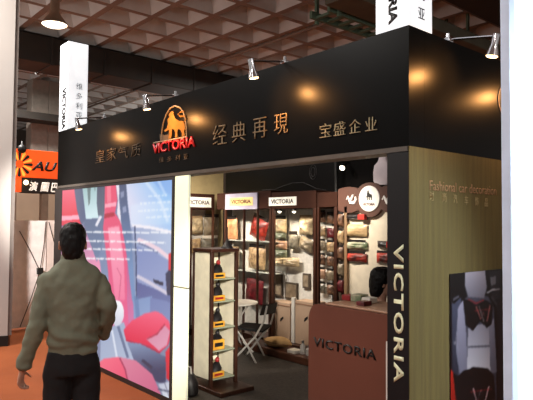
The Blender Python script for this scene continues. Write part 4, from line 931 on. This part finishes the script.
torso(bm, [(.905, .0, .004, .136, .118), (.93, 0, .004, .140, .122), (.955, 0, .002, .134, .118), (.975, 0, 0, .146, .130), (1.02, 0, 0, .146, .130), (1.1, 0, -.004, .140, .122), (1.22, .0, -.008, .152, .122), (1.32, 0, -.01, .172, .116), (1.375, .0, -.012, .162, .100), (1.42, 0, -.014, .128, .086), (1.465, -.004, -.018, .074, .074), (1.492, -.006, -.02, .062, .066)])
limb(bm, [LS+V((.004, 0, -.005)), LE, LW+V((.0, 0, .02))], [.062, .054, .044]); limb(bm, [RS+V((-.0, 0, -.005)), RE, RW+V((.0, -.02, .02))], [.062, .054, .046])
tube(bm, [LW+V((.004, -.002, .035)), LW+V((-.002, .0, -.003))], .047, 14)
jk = obj('jacket', fuse('jacket', bm, .0085, 5, wr), jac, man)
bm = B(); loft(bm, [(V((-.008, -.014, z)), V((r, 0, 0)), V((0, r*1.02, 0))) for z, r in ((1.452, .082), (1.47, .074), (1.498, .067), (1.512, .064), (1.51, .059), (1.476, .06))], 22, cap=False); obj('collar', fuse('collar', bm, .006, 2) if False else bm, jac, jk, True, local=True)
trm = M('black_trousers', (11, 12, 17), .9, col2=(8, 8, 12), scale=6)
bm = B(); torso(bm, [(.79, 0, 0, .154, .118), (.85, 0, 0, .156, .120), (.93, 0, 0, .136, .112)])
for sx in (-1, 1): limb(bm, [(.076*sx, .0, .83), (.092*sx, .015, .48), (.098*sx, -.015, .10)], [.090, .072, .070], 16); tube(bm, [(.098*sx, -.014, .12), (.098*sx, -.012, .045)], .073, 16)
obj('trousers', fuse('trousers', bm, .009, 4, lambda p: .006*mnoise.noise(V((p.x*8, p.y*8, p.z*16)))), trm, man)
for sx in (-1, 1):
    bm = B(); limb(bm, [(.098*sx, -.07, .045), (.10*sx, .05, .048), (.106*sx, .16, .036)], [.042, .046, .036], 14)
    for v in bm.verts: v.co.z = max(v.co.z, .001)
    obj('shoe', bm, M('black_shoe', (18, 16, 16), .3), man, True, local=True)
# ---- person sitting behind the counter
P = oy(377.5, 281.5, 1.32); sl = V((P.x, P.y, .0065))
sit = thing('person', 'dark haired person in dark blue sitting behind the brown counter', 'person', sl, None, math.radians(-38))
zh = P.z-.0065; h2 = V((0, .05, zh-.01))
bm = B(); torso(bm, [(.44, 0, -.02, .16, .13), (.52, 0, -.02, .155, .125), (.66, 0, -.01, .125, .10), (.82, 0, .0, .14, .10), (.93, 0, .0, .12, .08), (.97, 0, .01, .07, .06)]); head_bm(bm, h2, .98)
arms = [[V((.17*sx, 0, .90)), V((.2*sx, .08, .66)), V((.10*sx, .28, .66))] for sx in (-1, 1)]
for a_ in arms: limb(bm, a_, [.048, .04, .028])
for sx in (-1, 1):
    limb(bm, [(.09*sx, 0, .5), (.10*sx, .40, .48), (.10*sx, .38, .09)], [.075, .055, .036]); limb(bm, [(.1*sx, .36, .06), (.1*sx, .5, .035)], [.035, .028])
    hand(bm, arms[(sx+1)//2][2]+V((-.01*sx, .02, 0)), (-.25*sx, 1, -.1), (-.1*sx, -.1, -1), (-sx, .1, 0), .165, .3)
obj('body', fuse('body', bm, .0065, 3), skin, sit)
obj('hair', hair_mesh(h2, 1.08, -.115, 1.06), hairm, sit); eyes(sit, h2, .98)
navy = M('navy_top', (40, 48, 78), .85, col2=(32, 38, 64), scale=6)
bm = B(); torso(bm, [(.46, 0, -.02, .175, .145), (.54, 0, -.02, .17, .14), (.66, 0, -.01, .145, .12), (.82, 0, .0, .16, .118), (.91, 0, .0, .15, .095), (.955, 0, .005, .09, .07), (.975, 0, .01, .07, .062)])
for a_ in arms: limb(bm, [a_[0]+V((0, 0, -.005)), a_[1], a_[2]], [.068, .056, .045])
tp = obj('top', fuse('top', bm, .009, 4, lambda p: .005*mnoise.noise(p*16)), navy, sit)
bm = B(); tube(bm, [(.068, .0, .975), (.075, .09, .94), (.045, .128, .86), (.0, .135, .74)], .009, 8); tube(bm, [(-.068, .0, .975), (-.075, .09, .94), (-.045, .128, .86), (.0, .135, .74)], .009, 8); obj('pink_lanyard', bm, M('lanyard_pink', (214, 110, 150), .6), tp, True, local=True)
bm = B(); torso(bm, [(.40, 0, -.02, .165, .14), (.48, 0, -.02, .17, .145), (.54, 0, -.02, .16, .135)])
for sx in (-1, 1): limb(bm, [(.09*sx, .0, .5), (.10*sx, .40, .48), (.10*sx, .38, .1)], [.086, .07, .06])
obj('trousers', fuse('trousers', bm, .01, 4), trm, sit)
for sx in (-1, 1):
    bm = B(); limb(bm, [(.1*sx, .35, .042), (.1*sx, .46, .042), (.1*sx, .55, .034)], [.038, .042, .034])
    for v in bm.verts: v.co.z = max(v.co.z, .001)
    obj('shoe', bm, M('black_shoe', (18, 16, 16)), sit, True, local=True)
st = thing('stool', 'round black stool under the person behind the counter', 'stool', sl+V((.0, .0, 0)))
bm = B(); lathe(bm, [(.001, .35), (.17, .35), (.18, .37), (.17, .398), (.001, .398)], sl, ZP, 24); obj('seat', bm, blv, st, True)
bm = B(); lathe(bm, [(.001, 0), (.18, 0), (.18, .015), (.03, .03), (.025, .35), (.001, .35)], sl, ZP, 24); obj('pedestal', bm, chrome, st, True)

# ================================================================== LIGHT
w = bpy.data.worlds.new('world'); sc.world = w; w.use_nodes = True
w.node_tree.nodes['Background'].inputs[0].default_value = (1.0, .95, .9, 1); w.node_tree.nodes['Background'].inputs[1].default_value = WORLD
add_spot(L0+V((0, 0, -.1)), V((L0.x, L0.y, 0)), 400, 150, .8, (1, .88, .74), .3, 'hall_light')
def disk(x, y, z, e, col, up=False, size=.8, name='hall_light'):
    d = bpy.data.lights.new(name, 'AREA'); d.shape = 'DISK'; d.size = size; d.energy = e; d.color = col
    o = bpy.data.objects.new(name, d); C.objects.link(o); o.location = (x, y, z)
    if up: o.rotation_euler = (PI, 0, 0)
for x, y, e in ((1.0, -5.5, 220), (-4.5, -4.5, 260), (-9, 6.5, 200), (5.5, -1, 120), (-13, 1, 400), (-5.9, -2.2, 260)): disk(x, y, 5.6, e, (1, .94, .88))  # unseen overhead lights; last two added to brighten the back hall and banner stands
# unseen upward lights added to brighten the ceiling
for x, y, e in ((-3, -7, 225), (-10, -6.5, 310), (7, 3, 225), (-16, 9, 120)): disk(x, y, 2.6, e, (1, .93, .86), True, 1.0, 'ceiling_fill')
# unseen spots added to brighten the partition, display tower and banner stands
add_spot((3.6, .4, 2.9), (1.05, -.4, 1.5), 800, 50, .6, (.80, .92, 1), .15, 'fill_spot')
add_spot((4.0, -3.2, 3.0), (-2.95, .5, .8), 4200, 13, .7, (1, .93, .82), .12, 'fill_spot')
add_spot((-3.0, -2.0, 3.4), (-7.2, 1.15, 1.2), 1700, 29, .7, (1, .93, .86), .12, 'fill_spot')
# unseen spots added inside to light the racks, tan wall and tower
DW = (1, .87, .70)
for px, tgt, e in ((231, (231, 235), 95), (260, (258, 262), 95), (290, (292, 275), 95), (356, (360, 240), 110), (326, (327, 250), 36)):
    T = oy(*tgt, YBK); add_spot((T.x, 1.2, 2.5), T, e*1.6, 62, 1, DW, .06, 'display_fill')
add_spot((-4.2, 1.2, 2.4), (XBK, 2.0, 1.6), 150, 80, 1, DW, .06, 'display_fill')
add_spot((-3.6, 1.3, 2.5), (-5.5, 2.4, 2.4), 40, 70, 1, DW, .06, 'display_fill')
add_spot((-3.2, .22, 2.4), (-2.9, .6, .7), 60, 70, 1, DW, .06, 'display_fill')
sc.view_settings.view_transform = 'Standard'; sc.view_settings.look = 'None'; sc.view_settings.gamma = 1; sc.view_settings.use_curve_mapping = False
sc.view_settings.exposure = 0
